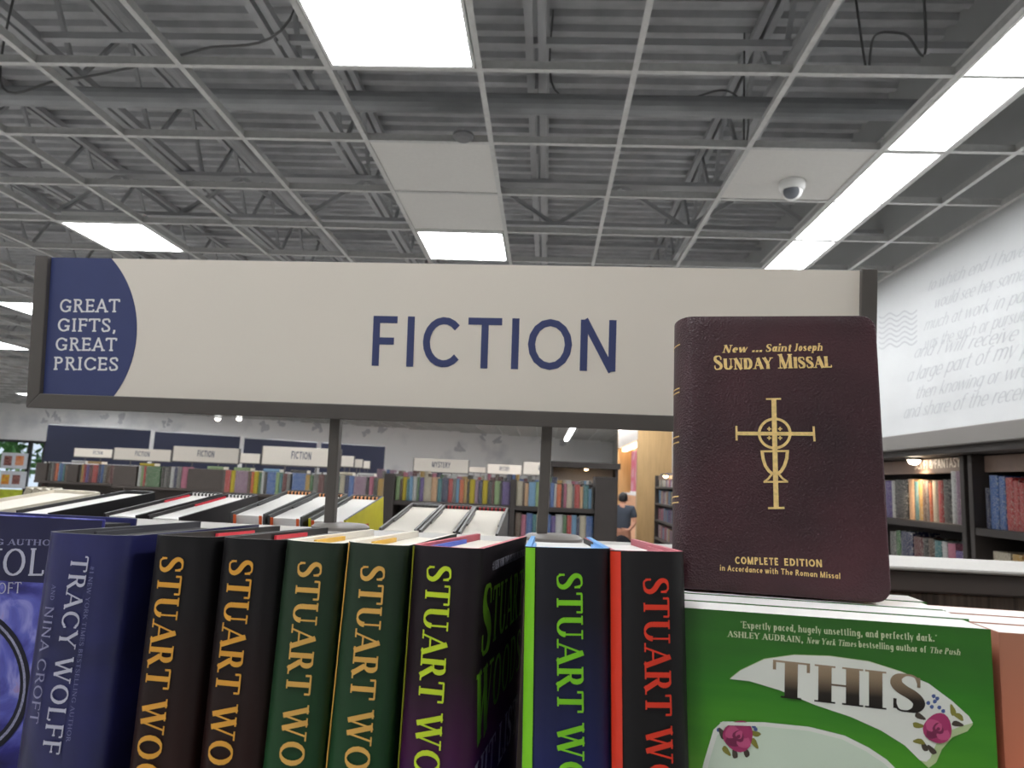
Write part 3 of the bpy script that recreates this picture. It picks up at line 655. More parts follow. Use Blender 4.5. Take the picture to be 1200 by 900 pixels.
for px0, py0, r0, r1, m_, nm in ((-42, 800, 78, 66, mat('dark_ring', (26, 26, 40), .3), 'ring_print'), (-42, 800, 73, 70, mat('pale_ring', (150, 150, 176), .3, var=.3, scale=900), 'ring_print')):
    mb = MB(); P = [FO.loc(px0+r0*math.cos(k*math.pi/24), py0+1.15*r0*math.sin(k*math.pi/24)) for k in range(48)]; Q = [FO.loc(px0+r1*math.cos(k*math.pi/24), py0+1.15*r1*math.sin(k*math.pi/24)) for k in range(48)]
    for k in range(48):
        vs = [FO.put(*v, lift=.0004 if r0 == 78 else .0006) for v in (P[k], P[(k+1) % 48], Q[(k+1) % 48], Q[k])]
        if all(abs(v[0]) < wC/2-.001 and .001 < v[2] < hC for v in vs): mb.add(vs, [(0, 1, 2, 3)])
    if mb.f: mb.build(nm, m_, fo)

# --- rear side: fore-edges towards us, spines away, standing on the tilted rear shelf
def rear_book(px, py, w, yaw, jacket, label, Y=.80, d=.155, hh=.235, **kw):
    """fore-edge top centre seen at pixel"""
    p = at(px, py, Y); A = rot(z=math.pi-yaw) @ rot(x=-TILT)
    o = p-A @ Vector((0, d, hh)); M = Matrix.Translation(o) @ A
    # stretch the book down (or up) to the tilted rear shelf
    zs = RS+(o.y-.80)*TILT; dz = (o.z-zs)/(A @ Vector((0, 0, 1))).z; hh += dz-.0015
    M = Matrix.Translation(p-A @ Vector((0, d, hh))) @ A
    return hardback(M, w, d, hh, jacket, label, rear=True, **kw)
wj = mat('cream_jacket', (222, 214, 196), .5); bj = mat('plain_black_jacket', (26, 25, 27), .4); gj = mat('grey_striped_jacket', (86, 84, 82), .5); rj = mat('black_red_jacket', (30, 26, 28), .4)
yj = mat('yellow_jacket', (206, 196, 34), .4); oj = mat('orange_jacket', (214, 92, 40), .4); blackhb = mat('black_thread', (22, 22, 22), .8); orangehb = mat('orange_thread', (226, 160, 110), .8); whitehb = mat('white_thread', (230, 230, 228), .8); redhb = mat('red_thread', (150, 36, 44), .8)
cbj = mat('charcoal_lining', (70, 70, 70), .6)

R = [rear_book(-46, 598.5, .090, .31, wj, 'thick cream book at the far left of the back row', pages=paper, lining=wj, flap=.05, Y=.825)[0],
     rear_book(38, 599.5, .056, .31, bj, 'black-jacketed book second from left in the back row', pages=paperw, lining=bj, flap=0, Y=.815)[0],
     rear_book(141, 602.5, .047, .21, rj, 'white paged book with red lining, left of two in back row', pages=paperw, flapm=redlin, flap=.045, flap0=.012, headband=[blackhb, whitehb])[0],
     rear_book(192, 605.0, .045, .19, rj, 'black book with red lining and checkered headband, right of two in back row', pages=paperw, flapm=redlin, flap=.06, flap0=.012, headband=[blackhb, whitehb])[0],
     rear_book(290.5, 601.5, .0415, .06, cbj, 'orange-edged book left of the left sign post in back row', pages=paperw, lining=cbj, flap=.06, headband=[blackhb, orangehb])[0],
     rear_book(334, 605.0, .0415, .06, cbj, 'orange-edged book just behind the left sign post in back row', pages=paperw, lining=cbj, flap=.06, headband=[blackhb, orangehb])[0]]
yb, _ = rear_book(383.5, 608.5, .0440, .05, yj, 'yellow book right of the left sign post in back row', pages=paperw, lining=cbj, flap=.06, headband=[blackhb, orangehb])
for bk in R[4:6]+[yb]:                                           # coloured fore-edges of the boards
    v = bk.children[0].data.vertices; hh_ = max(q.co.z for q in v); w_ = max(q.co.x for q in v)
    for s in (-1, 1): MB().box(s*w_-.0032*(s > 0), s*w_+.0032*(s < 0), .1552, .1562, 0, hh_-.0015).build('board_edge', oj, bk)
# small red block of print on its yellow cover (front cover is the local -x face once turned)
mb = MB(); xx = -.0222
hY = max(v.co.z for v in yb.children[0].data.vertices)
mb.add([(xx, .155-.085, hY-.020), (xx, .155-.052, hY-.014), (xx, .155-.052, hY-.052), (xx, .155-.085, hY-.060)], [(0, 1, 2, 3)]); mb.build('print_block', mat('red_print_block', (206, 74, 40), .4), yb)
mb = MB()
for k in range(5): mb.add([(xx-.0003, .155-.080+.005*k, hY-.026+.001*k), (xx-.0003, .155-.077+.005*k, hY-.0255+.001*k), (xx-.0003, .155-.077+.005*k, hY-.0395+.001*k), (xx-.0003, .155-.080+.005*k, hY-.040+.001*k)], [(0, 1, 2, 3)])
mb.build('print_marks', mat('dark_print_marks', (90, 40, 30), .4), yb)
rear_book(466, 619.5, .0428, .05, gj, 'grey-jacketed book, left of three between the sign posts', pages=paper, lining=gj, flap=.07, headband=[bj, cbj])
rear_book(512, 622, .0415, .04, gj, 'grey-jacketed book, middle of three between the sign posts', pages=paper, lining=gj, flap=.07, headband=[redhb, blackhb])
rear_book(560, 624.5, .0450, .02, gj, 'grey-jacketed book, right of three between the sign posts', pages=paper, lining=gj, flap=.07, headband=[redhb, blackhb])

# ---------------------------------------------------------------- the face-out green paperbacks and the orange one
gm, nt, b_ = nodes('green_cover_art'); L = nt.links
tc = N(nt, 'ShaderNodeTexCoord'); mp = N(nt, 'ShaderNodeMapping'); mp.inputs['Scale'].default_value = (9, 1, 60); L.new(tc.outputs['Object'], mp.inputs[0])
nz = N(nt, 'ShaderNodeTexNoise'); nz.inputs['Scale'].default_value = 1; nz.inputs['Detail'].default_value = 3; L.new(mp.outputs[0], nz.inputs['Vector'])
sp = N(nt, 'ShaderNodeSeparateXYZ'); L.new(tc.outputs['Object'], sp.inputs[0]); mr = N(nt, 'ShaderNodeMapRange'); mr.inputs[1].default_value = .211; mr.inputs[2].default_value = .13; L.new(sp.outputs['Z'], mr.inputs[0])
ma = N(nt, 'ShaderNodeMath', operation='MULTIPLY_ADD'); ma.inputs[1].default_value = .55; L.new(nz.outputs[0], ma.inputs[0]); m2 = N(nt, 'ShaderNodeMath', operation='MULTIPLY_ADD'); m2.inputs[1].default_value = .75; m2.inputs[2].default_value = -.25; L.new(mr.outputs[0], m2.inputs[0]); L.new(m2.outputs[0], ma.inputs[2])
rp = N(nt, 'ShaderNodeValToRGB'); e = rp.color_ramp.elements; e.new(.5); e.new(.7)
for i, (p, c) in enumerate(((.05, (48, 100, 34)), (.35, (52, 126, 30)), (.62, (76, 152, 32)), (.95, (120, 178, 56)))): e[i].position = p; e[i].color = lin(c)
L.new(ma.outputs[0], rp.inputs[0]); L.new(rp.outputs[0], b_.inputs['Base Color']); b_.inputs['Roughness'].default_value = .4
GK = .92
g0 = Vector((.07116, .36003, -.28924))*GK; g0 = Vector((.0655, .3587-.2107*math.sin(.012), CZ-.0572-.2107*math.cos(.012)))
MG = Matrix.Translation(g0) @ rot(z=-.1075) @ rot(x=-.012)
gW, gH = .152*GK, .229*GK
backc = mat('green_back_cover', (60, 110, 44), .45)
def paperback(M, w, h, th, fm, bm_, label, group=None):
    t = empty('paperback_book', M, label, 'book', group)
    MB().box(0, w, 0, .0005, 0, h).build('front_cover', fm, t); MB().box(0, w, th-.0005, th, 0, h).build('back_cover', bm_, t)
    MB().box(-.0006, 0, 0, th, 0, h).build('spine', bm_, t); MB().box(.0004, w-.0008, .0007, th-.0007, .0006, h-.0001).build('pages', paperw, t); return t
gb = paperback(MG, gW, gH, .0262, gm, backc, 'green paperback facing out with broken china plate and the word THIS', 'green paperbacks facing out')
step = .0270/math.cos(.03)
dirb = rot(z=-.1075) @ Vector((0, 1, 0))
for k, lab in ((1, 'green paperback directly behind the front copy, under the front of the missal'), (2, 'green paperback third in the face-out stack, under the missal'), (3, 'green paperback last in the face-out stack, behind the missal')):
    M = Matrix.Translation(dirb*step*k+Vector((.002*(k % 2)+.001*k, 0, -.0001*k))) @ MG
    paperback(M, gW, gH, .0262, gm, backc, lab, 'green paperbacks facing out')
gS = MB().box(.06, .24, .338, .52, SH, g0.z-.003).build('book_riser', brown, gd); gS.matrix_parent_inverse = gd.matrix_world.inverted()
FG = Frame(MG, 0)
def zc(x, y): return (780+x/2.857, 680+y/2.857)
china = mat('white_china', (228, 230, 220), .3, var=.04, scale=20); rim = mat('pale_green_rim', (186, 204, 150), .35)
s1 = [(215, 328), (250, 300), (330, 262), (430, 248), (550, 252), (680, 270), (790, 305), (880, 350), (960, 410), (1015, 460), (1028, 482), (1010, 505), (960, 525), (925, 565), (905, 610), (880, 628), (850, 600), (800, 550), (720, 500), (620, 455), (500, 415), (380, 365), (280, 335)]
s2 = [(190, 472), (330, 475), (480, 490), (600, 520), (680, 560), (740, 600), (790, 650), (800, 760), (150, 760), (110, 680), (130, 600), (160, 500)]
def shrink(P, k, dx=0, dy=0):
    cx = sum(p[0] for p in P)/len(P); cy = sum(p[1] for p in P)/len(P); return [(cx+(x-cx)*k+dx, cy+(y-cy)*k+dy) for x, y in P]
put_poly(FG, [zc(*p) for p in s1], rim, gb, 'plate_print', .0002); put_poly(FG, [zc(x, y-5) if x > 860 else zc(x, y+2) for x, y in s1[:11]+[(990, 492), (940, 512), (905, 552), (885, 600), (872, 612)]+s1[16:]], china, gb, 'plate_print', .0003)
put_poly(FG, [zc(*p) for p in s2], china, gb, 'plate_print', .0002); put_poly(FG, [zc(*p) for p in [(205, 486), (330, 489), (480, 504), (590, 532), (670, 572), (730, 612), (780, 660), (790, 760), (165, 760), (128, 690), (146, 605), (172, 520)]], mat('plate_glaze', (206, 220, 200), .3, var=.05, scale=15), gb, 'plate_print', .0003)
pinks = [mat('rose_dark', (120, 34, 74), .5), mat('rose_mid', (168, 52, 102), .5), mat('rose_light', (196, 84, 128), .5)]
leafm = [mat('leaf_olive', (132, 128, 52), .5), mat('leaf_dark', (70, 60, 50), .5)]; blueb = mat('blue_blossom', (76, 96, 150), .5)
rnd = random.Random(5)
def blob(cx, cy, rx, ry, ang=0, n=14, wob=.08):
    o = []
    for k in range(n):
        a = 2*math.pi*k/n; q = 1+wob*math.sin(3*a+cx)
        x, y = rx*q*math.cos(a), ry*q*math.sin(a); o.append((cx+x*math.cos(ang)-y*math.sin(ang), cy+x*math.sin(ang)+y*math.cos(ang)))
    return o
def rose(cx, cy, r, leaves, blossoms):
    mb = MB(); mats = pinks+leafm+[blueb]
    def b(P, mi, lift): v = [FG.put(*FG.loc(*zc(*p)), lift=lift) for p in P]; mb.add(v, [tuple(range(len(v)))], mi)
    for i, (dx, dy, a, k) in enumerate(leaves): b(blob(cx+dx, cy+dy, 20, 9, a, wob=.15), 3+k, .0004+.00001*i)
    for i, (dx, dy) in enumerate(blossoms): b(blob(cx+dx, cy+dy, 7, 7, 0, 8), 5, .0004+.00001*i)
    b(blob(cx, cy, r, r*1.05, 0, 22, .06), 1, .0006)
    for i, (dx, dy, q, c) in enumerate(((-.35, .3, .5, 0), (.35, .35, .52, 2), (.4, -.3, .5, 1), (-.4, -.25, .5, 2), (0, .0, .42, 0), (.05, -.1, .28, 2), (0, .02, .14, 0))):
        b(blob(cx+dx*r, cy+dy*r, r*q, r*q*.85, i, 14, .1), c, .0007+.00002*i)
    mb.build('rose_print', mats, gb)
rose(910, 495, 48, [(-60, -40, .5, 1), (-66, -10, .2, 0), (50, -60, 1.3, 0), (70, -40, .6, 0), (-45, 60, 1.1, 1), (-20, 72, .8, 1), (-62, 44, .2, 0), (65, -15, .2, 1)], [(-20, -72), (-10, -90), (-32, -85), (5, -70), (-14, -108), (18, -58), (-2, -100)])
rose(243, 520, 50, [(-40, 50, .9, 0), (-12, 58, 1.4, 1), (26, 54, 1.2, 1), (56, -8, .3, 0), (54, 24, 1, 0), (-55, -8, 1.2, 1)], [(52, -32), (58, -22), (-66, -20)])
put_poly(FG, [zc(*p) for p in [(180, 473), (300, 474), (310, 486), (190, 483)]], china, gb, 'plate_print', .0010)
tm = mat_ramp('this_lettering', [(0, (22, 20, 18)), (.5, (40, 34, 28)), (.8, (150, 128, 100)), (1, (170, 146, 116))], .132, .170, rough=.5, coat=0, warp=.05)
tm = mat_ramp('bodoni_ink', [(0, (20, 19, 18)), (.42, (44, 38, 32)), (.8, (146, 126, 102)), (1, (160, 140, 114))], gH-.043, gH-.021, rough=.5, coat=0, warp=.03, scale=20)
BOD = dict(T=.27, t=.05, sf=.13, st=.045, gap=.17)
put_text(FG, 'THIS', (905, 816), (1082, 836.5), 43, tm, gb, lift=.00042, **BOD)
ivory = mat('ivory_print', (206, 216, 176), .5)
put_text(FG, '"Expertly paced, hugely unsettling, and perfectly dark."', (867.5, 735.7), (1098, 752), 8, ivory, gb, lift=.0004, **{**SERIF, 'T': .2, 't': .08})
put_text(FG, 'ASHLEY AUDRAIN,', (852.8, 746), (941, 753), 7, ivory, gb, lift=.0004, **{**SERIF, 'T': .22, 't': .08})
put_text(FG, 'New York Times', (945, 753.5), (1003, 758), 7, ivory, gb, lift=.0004, shear=.22, **{**SERIF, 'T': .2, 't': .08})
put_text(FG, 'bestselling author of', (1006, 758.2), (1085, 764.5), 7.5, ivory, gb, lift=.0004, **{**SERIF, 'T': .2, 't': .08})
put_text(FG, 'The Push', (1089, 764.8), (1124.8, 767.6), 7, ivory, gb, lift=.0004, shear=.22, **{**SERIF, 'T': .2, 't': .08})
# orange paperbacks at the right edge
p = at(1171.5, 741, .346); MO = Matrix.Translation(Vector((p.x, p.y, p.z)) - (rot(z=-.10) @ rot(x=-.012)) @ Vector((0, 0, .2095))) @ rot(z=-.10) @ rot(x=-.012)
om = mat_ramp('orange_cover', [(0, (196, 104, 70)), (.5, (206, 122, 92)), (1, (176, 120, 96))], .1, .21, rough=.45, coat=.1, warp=.08, scale=12)
for k, lab in enumerate(('orange paperback facing out at the right photo edge', 'orange paperback behind the front copy at the right photo edge', 'orange paperback third back at the right photo edge')):
    paperback(Matrix.Translation(dirb*step*k+Vector((0, 0, -.0001*k))) @ MO, .14, .2095, .0262, om, om, lab, 'orange paperbacks facing out')

# ---------------------------------------------------------------- the missal standing on the green stack
mW, mH, mT = .114, .163, .034
Mm = Matrix.Translation((.0756, .4193, CZ-.0563)) @ rot(z=-.1527) @ rot(x=-.0948)
ms = empty('missal', Mm, 'dark maroon leather missal with gold cross and lettering on the green paperbacks', 'book')
lm, nt, b_ = nodes('maroon_leather'); L = nt.links
tc = N(nt, 'ShaderNodeTexCoord'); vo = N(nt, 'ShaderNodeTexVoronoi'); vo.inputs['Scale'].default_value = 900; L.new(tc.outputs['Object'], vo.inputs['Vector'])
nz = N(nt, 'ShaderNodeTexNoise'); nz.inputs['Scale'].default_value = 18; L.new(tc.outputs['Object'], nz.inputs['Vector'])
rp = N(nt, 'ShaderNodeValToRGB'); rp.color_ramp.elements[0].color = lin((44, 20, 26)); rp.color_ramp.elements[1].color = lin((66, 31, 38)); rp.color_ramp.elements[0].position = .3; rp.color_ramp.elements[1].position = .7
L.new(nz.outputs[0], rp.inputs[0]); L.new(rp.outputs[0], b_.inputs['Base Color']); b_.inputs['Roughness'].default_value = .42
bp_ = N(nt, 'ShaderNodeBump'); bp_.inputs['Strength'].default_value = .55; bp_.inputs['Distance'].default_value = .0006; L.new(vo.outputs[0], bp_.inputs['Height']); L.new(bp_.outputs[0], b_.inputs['Normal'])
rs = mT/2*.62; rc = .0085
prof = []                                                        # plan outline from front right, round the spine, to back right; (x, y, 'free edge distance')
for k in range(13): prof.append((mW-(mW-rs)*k/12, 0))
prof = [(mW-rc*(1-math.cos(math.pi/2*k/6)), 0) for k in range(7)]+[(mW-rc-(mW-rc-rs)*k/10, 0) for k in range(1, 11)]
prof += [(rs-rs*math.sin(a), mT/2-(mT/2)*math.cos(a) if False else (mT/2)*(1-math.cos(a))) for a in [math.pi*k/20 for k in range(1, 20)]]
back = [(x, mT) for x, y in prof[:17]][::-1]; prof += back
def zr(x):
    e = mW-x
    return rc-math.sqrt(max(0, rc*rc-(rc-e)**2)) if e < rc else 0
nz_ = 24; vs = []; fs = []
for x, y in prof:
    a = zr(x); 
    for k in range(nz_+1): vs.append((x, y, a+(mH-2*a)*k/nz_))
for i in range(len(prof)-1):
    for k in range(nz_): q = nz_+1; fs.append((i*q+k, (i+1)*q+k, (i+1)*q+k+1, i*q+k+1))
cv = MB(); cv.add(vs, fs); co = cv.build('cover', lm, ms, smooth=True)
so = co.modifiers.new('thick', 'SOLIDIFY'); so.thickness = .0022; so.offset = 0
bv = co.modifiers.new('edge', 'BEVEL'); bv.width = .0008; bv.segments = 2; bv.limit_method = 'ANGLE'; bv.angle_limit = 1.0
giltm = mat('gilt_page_edge', (190, 150, 84), .5, var=.1, scale=300, stretch=(30, 30, 1))
pg = MB(); pp = [(mW-.004, .0016), (rs, .0016)]+[(rs-(rs-.002)*math.sin(a), mT/2-(mT/2-.0018)*math.cos(a)) for a in [math.pi*k/12 for k in range(1, 12)]]+[(rs, mT-.0016), (mW-.004, mT-.0016)]
pg.prism(pp, .003, mH-.003).build('pages', giltm, ms)
FM = Frame(Mm, -.0012)
goldf = mat('gold_foil', (234, 202, 132), .4, metal=.12, var=.12, scale=500)
IT = dict(T=.225, t=.11, sf=.1, st=.07, gap=.1, shear=.22)
def mt(txt, a, b, c, **k): return put_text(FM, txt, a, b, c, goldf, ms, lift=.0002, **k)
mt('New', (846.5, 413.5), (875, 412.9), 8.8, **IT); mt('...', (881, 412.8), (893, 412.5), 9, **{**IT, 'gap': .06}); mt('Saint', (897, 412.3), (927, 411.8), 8.8, **IT); mt('Joseph', (930.5, 411.6), (963.5, 411.0), 8.8, **IT)
BOLD = dict(T=.24, t=.085, sf=.1, st=.07, gap=.12, small=.78)
mt('SUNDAY MISSAL', (837, 433.5), (974.5, 430.8), 16.5, **BOLD)
HELV = dict(T=.22, t=.2, sf=0, gap=.13)
mt('COMPLETE', (861.5, 660.8), (912.5, 662.6), 8.6, **HELV); mt('EDITION', (919, 662.8), (963.5, 664.6), 8.6, **HELV)
HL2 = dict(T=.19, t=.17, sf=0, gap=.12)
mt('in Accordance with', (843.5, 668.5), (912, 672.8), 6.6, **HL2); mt('The Roman Missal', (915, 673), (985, 678.5), 6.8, **HL2)
# cross, ring, chalice
mb = MB()
def cz(x, y): return (820+x/3.75, 380+y/3.75)
def seg(a, b, wpx, lift=.0002):
    A, B_ = Vector(FM.loc(*cz(*a))), Vector(FM.loc(*cz(*b))); wd = wpx/3.75*.000487; d = (B_-A).normalized(); n = Vector((-d.y, d.x))*wd/2
    mb.add([FM.put(*(p), lift=lift) for p in (A+n, A-n, B_-n, B_+n)], [(0, 1, 2, 3)])
def path(P, wpx, lift=.0002, closed=False):
    A = [FM.loc(*cz(*p)) for p in P]
    for q in stroke_polys(A, [wpx/3.75*.000487]*len(A)): mb.add([FM.put(*v, lift=lift) for v in q], [(0, 1, 2, 3)])
seg((325, 325), (336, 808), 21, .00026); seg((160, 480), (504, 482), 17, .00024)
seg((291, 329), (357, 328), 8); seg((300, 808), (372, 807), 9); seg((161, 447), (162, 511), 9); seg((500, 449), (504, 515), 9)
path([(329+68*math.cos(2*math.pi*k/40), 480+64*math.sin(2*math.pi*k/40)) for k in range(41)], 12, .00022)
for sx, sy in ((-1, -1), (1, -1), (-1, 1), (1, 1)):
    x, y = 329+24*sx, 480+20*sy; seg((x-9, y), (x+9, y), 6); seg((x, y-9), (x, y+9), 6)
path([(274, 558), (278, 590), (288, 622), (304, 645), (320, 658)], 14); path([(385, 557), (382, 590), (372, 622), (358, 645), (342, 658)], 14); seg((267, 559), (392, 557), 9)
path([(320, 655), (300, 680), (284, 692)], 9); path([(344, 655), (364, 678), (384, 692)], 9); seg((280, 693), (388, 692), 8)
mb.build('cross_emblem', goldf, ms)
mb = MB()                                                        # gold rules on the rounded spine
for z in (.146, .118, .1155, .088, .0845, .052, .0485):
    for k in range(5, 13):
        q = []
        for kk, zz in ((k, z), (k+1, z), (k+1, z+.0008), (k, z+.0008)):
            a = math.pi*kk/20; r1 = rs+.0014; q.append((rs-r1*math.sin(a), mT/2-(mT/2+.0014)*math.cos(a), zz))
        mb.add(q, [(0, 1, 2, 3)])
mb.build('spine_rules', goldf, ms)

# ---------------------------------------------------------------- far books: one mesh per kind, copied
sp_m = mat_spine('spine_print_light', (190, 186, 176), .85); sp_d = mat_spine('spine_print_dark', (40, 38, 40), .8)
def book_mesh(name, m):
    mb = MB(); w, d, h = 1, 1, 1                                 # unit book, spine rounded, page block set in
    n = 6; o = [(-.5, 1)]+[(-.5+k/n, .05*abs(2*k/n-1)**3) for k in range(n+1)]+[(.5, 1)]; i_ = [(.42, 1)]+[(.42-.84*k/n, .05+.05*abs(2*k/n-1)**3) for k in range(n+1)]+[(-.42, 1)]
    A = o+i_; N2 = len(A)
    vs = [(x, y, 0) for x, y in A]+[(x, y, 1) for x, y in A]; fs = []
    for k in range(len(o)-1):
        io, jo = N2-1-k, N2-2-k; fs += [(k, k+1, N2+k+1, N2+k), (jo, io, N2+io, N2+jo), (N2+k, N2+k+1, N2+jo, N2+io), (k+1, k, io, jo)]
    fs += [(0, N2, N2+N2-1, N2-1), (len(o)-1, len(o), N2+len(o), N2+len(o)-1)]
    mb.add(vs, fs); mb.box(-.415, .415, .1, .97, .015, .975, mi=1)
    return mb.mesh(name, [m, paper])
BM = [book_mesh('far_book', sp_m), book_mesh('far_book', sp_d)]
CN = {'red': (186, 44, 46), 'orange': (214, 98, 40), 'yellow': (214, 192, 52), 'teal': (48, 122, 128), 'blue': (52, 100, 168), 'navy': (34, 44, 88), 'pale blue': (140, 182, 214), 'black': (30, 29, 31), 'grey': (112, 110, 108),
      'cream': (216, 206, 182), 'white': (222, 222, 218), 'green': (62, 112, 62), 'pale green': (164, 190, 140), 'purple': (88, 62, 140), 'maroon': (96, 30, 38), 'brown': (92, 66, 50), 'pink': (206, 130, 150), 'gold': (186, 146, 62), 'mauve': (150, 116, 140), 'peach': (232, 190, 150)}
USED = set()
def far_book(M, w, d, h, col, label, group, name='book'):
    dark = sum(CN[col]) > 420
    o = bpy.data.objects.new(name, BM[1 if dark else 0]); COL.objects.link(o)
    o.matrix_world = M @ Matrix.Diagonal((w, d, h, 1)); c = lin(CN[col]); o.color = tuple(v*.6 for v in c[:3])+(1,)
    k = label; i = 2
    tag(o, label, 'book', group); return o
in_ = 'in the '
ORD = ['first', 'second', 'third', 'fourth', 'fifth', 'sixth', 'seventh', 'eighth', 'ninth', 'tenth', 'eleventh', 'twelfth', 'thirteenth', 'fourteenth', 'fifteenth', 'sixteenth', 'seventeenth', 'eighteenth', 'nineteenth', 'twentieth']
def row(items, place, group, fn):
    """items: (colour, thickness, height); label by colour, neighbours and order"""
    labs = []; cnt = {}
    for i, it in enumerate(items):
        c = it[0]; cnt[c] = cnt.get(c, 0)+1
        tot = sum(1 for q in items if q[0] == c)
        lab = (ORD[cnt[c]-1]+' '+c+' book from the left,') if tot > 1 else 'the only '+c+' book'
        fn(i, it, lab+' '+place, group)
def shuffled(seed, n, pool, w=(.018, .045), h=(.19, .245)):
    r = random.Random(seed); return [(r.choice(pool), r.uniform(*w), r.uniform(*h)) for _ in range(n)]

# --- gondolas at the left: rows of spines between brown dividers, a FICTION sign on each
def gondola_row(Y, px_line, segs, label, place, group, zb, sign=None, pxs=None):
    """segs: (px0, px1, colour or 'board', height); books stand at z = zb"""
    xs = [at(p, 560, Y).x for p in (segs[0][0], segs[-1][1])]
    t = empty('gondola_shelf', Vector((xs[0], Y, 0)), label, 'bookshelf', 'gondolas at the back left'); Mi = t.matrix_world.inverted()
    def pb(name, *a):
        return MB().box(*a, M=Mi).build(name, brown, t, bevel=.003)
    D = .30
    pb('shelf', xs[0], xs[1], Y-.02, Y+D, zb-.03, zb); pb('back_panel', xs[0], xs[1], Y+D-.03, Y+D, .1, zb+.235); pb('base', xs[0], xs[1], Y-.1, Y+D, 0, .12)
    pb('shelf', xs[0], xs[1], Y-.06, Y+D-.03, zb-.40, zb-.37); pb('shelf', xs[0], xs[1], Y-.06, Y+D-.03, zb-.75, zb-.72)
    k = 0; items = []; pos = []
    for a, b, c, h in segs:
        x0, x1 = at(a, 560, Y).x, at(b, 560, Y).x
        if c == 'board': pb('divider', x0+.003, x1-.003, Y-.015, Y+D-.035, zb+.001, zb+h)
        else: items.append((c, x1-x0-.002, h)); pos.append((x0+x1)/2)
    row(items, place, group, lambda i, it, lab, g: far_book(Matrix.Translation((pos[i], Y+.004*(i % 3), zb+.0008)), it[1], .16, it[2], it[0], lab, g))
    return t
ZB = Z(-.268)
S1 = [(41, 54.5, 'board', .235), (55, 58, 'black', .25), (58, 61, 'grey', .25), (61, 63.5, 'maroon', .235), (63.5, 67, 'orange', .235), (67, 69, 'pale blue', .24), (69, 72, 'blue', .24), (72, 74.5, 'teal', .235), (74.5, 78, 'brown', .23), (78.5, 91, 'board', .235), (91.5, 94, 'black', .24), (94, 96.5, 'gold', .24), (96.5, 99, 'red', .24), (99, 103, 'purple', .235), (103, 107, 'maroon', .235), (107, 113, 'red', .24), (113, 117, 'navy', .25), (117, 120, 'blue', .25), (120, 123, 'grey', .25), (123, 127.5, 'brown', .24), (127.5, 132, 'maroon', .245)]
gondola_row(9.3, 0, S1, 'dark gondola shelf at the far left under the first navy panel', 'on the far left gondola', 'spines on the far left gondola', ZB)
S2 = [(133, 160, 'board', .25), (161, 164, 'white', .255), (164, 167, 'pale green', .25), (167, 170, 'red', .25), (170, 187, 'green', .255), (188, 191.5, 'black', .25), (191.5, 195, 'grey', .25), (195, 199, 'black', .26), (199, 203, 'white', .26), (203, 207, 'navy', .255), (207, 212, 'grey', .265), (212, 219, 'pink', .265), (220, 262, 'board', .25)]
gondola_row(8.7, 0, S2, 'dark gondola shelf second from the left, between the two widest brown dividers', 'between the two wide brown dividers', 'spines on the second gondola', ZB)
S3 = [(263.5, 270, 'red', .25), (270, 275, 'yellow', .25), (275, 290, 'mauve', .25), (290, 294, 'brown', .245), (294, 297, 'orange', .245), (297, 302.5, 'yellow', .25), (303, 306, 'green', .24), (306, 309, 'white', .25), (309, 313, 'black', .25), (313, 323, 'blue', .25), (323, 327, 'pale green', .25), (327, 331, 'teal', .24), (331, 336, 'maroon', .24), (336, 340, 'grey', .24), (342, 358, 'blue', .25), (358, 363, 'gold', .24), (363, 367, 'green', .24), (367, 373, 'grey', .25), (373, 380, 'maroon', .25), (380, 386, 'black', .25), (386, 392, 'navy', .25), (392, 398, 'teal', .245), (398, 404, 'cream', .25), (404, 409, 'navy', .25), (409, 415, 'blue', .245), (415, 429, 'mauve', .245), (429, 433, 'black', .245), (433, 438, 'pink', .25), (438, 443, 'black', .24), (443, 449, 'gold', .23)]
gondola_row(8.0, 0, S3, 'dark gondola shelf behind the left sign post, full of mixed spines', 'on the gondola behind the left post', 'spines on the gondola behind the left post', ZB)
# loose paperbacks lying on the tops of those rows
r = random.Random(3); tops = []
for i, (px, py, c, Y) in enumerate(((95, 543, 'white', 9.42), (114, 542, 'gold', 9.42), (175, 548, 'yellow', 8.82), (255, 550.5, 'pale green', 8.12), (286, 552, 'pale green', 8.12), (320, 553, 'pale blue', 8.12), (352, 553, 'black', 8.12), (405, 555, 'cream', 8.12), (430, 556, 'white', 8.12))):
    p = at(px, py, Y); 
    zt = ZB+.262
    o = far_book(Matrix.Translation((p.x, Y-.06, zt+.006)) @ rot(y=math.pi/2, z=.0), .035, .15, .2, c, 'flat-lying %s paperback on top of the upright spines, %s from the left' % (c, ORD[i]), 'paperbacks lying on the rows')
    o.matrix_world = Matrix.Translation((p.x-.09, Y-.07, ZB+{9.42: .2515, 8.82: .2565, 8.12: .2515}[Y]+.0178)) @ rot(y=math.pi/2) @ Matrix.Diagonal((.035, .15, .19, 1))
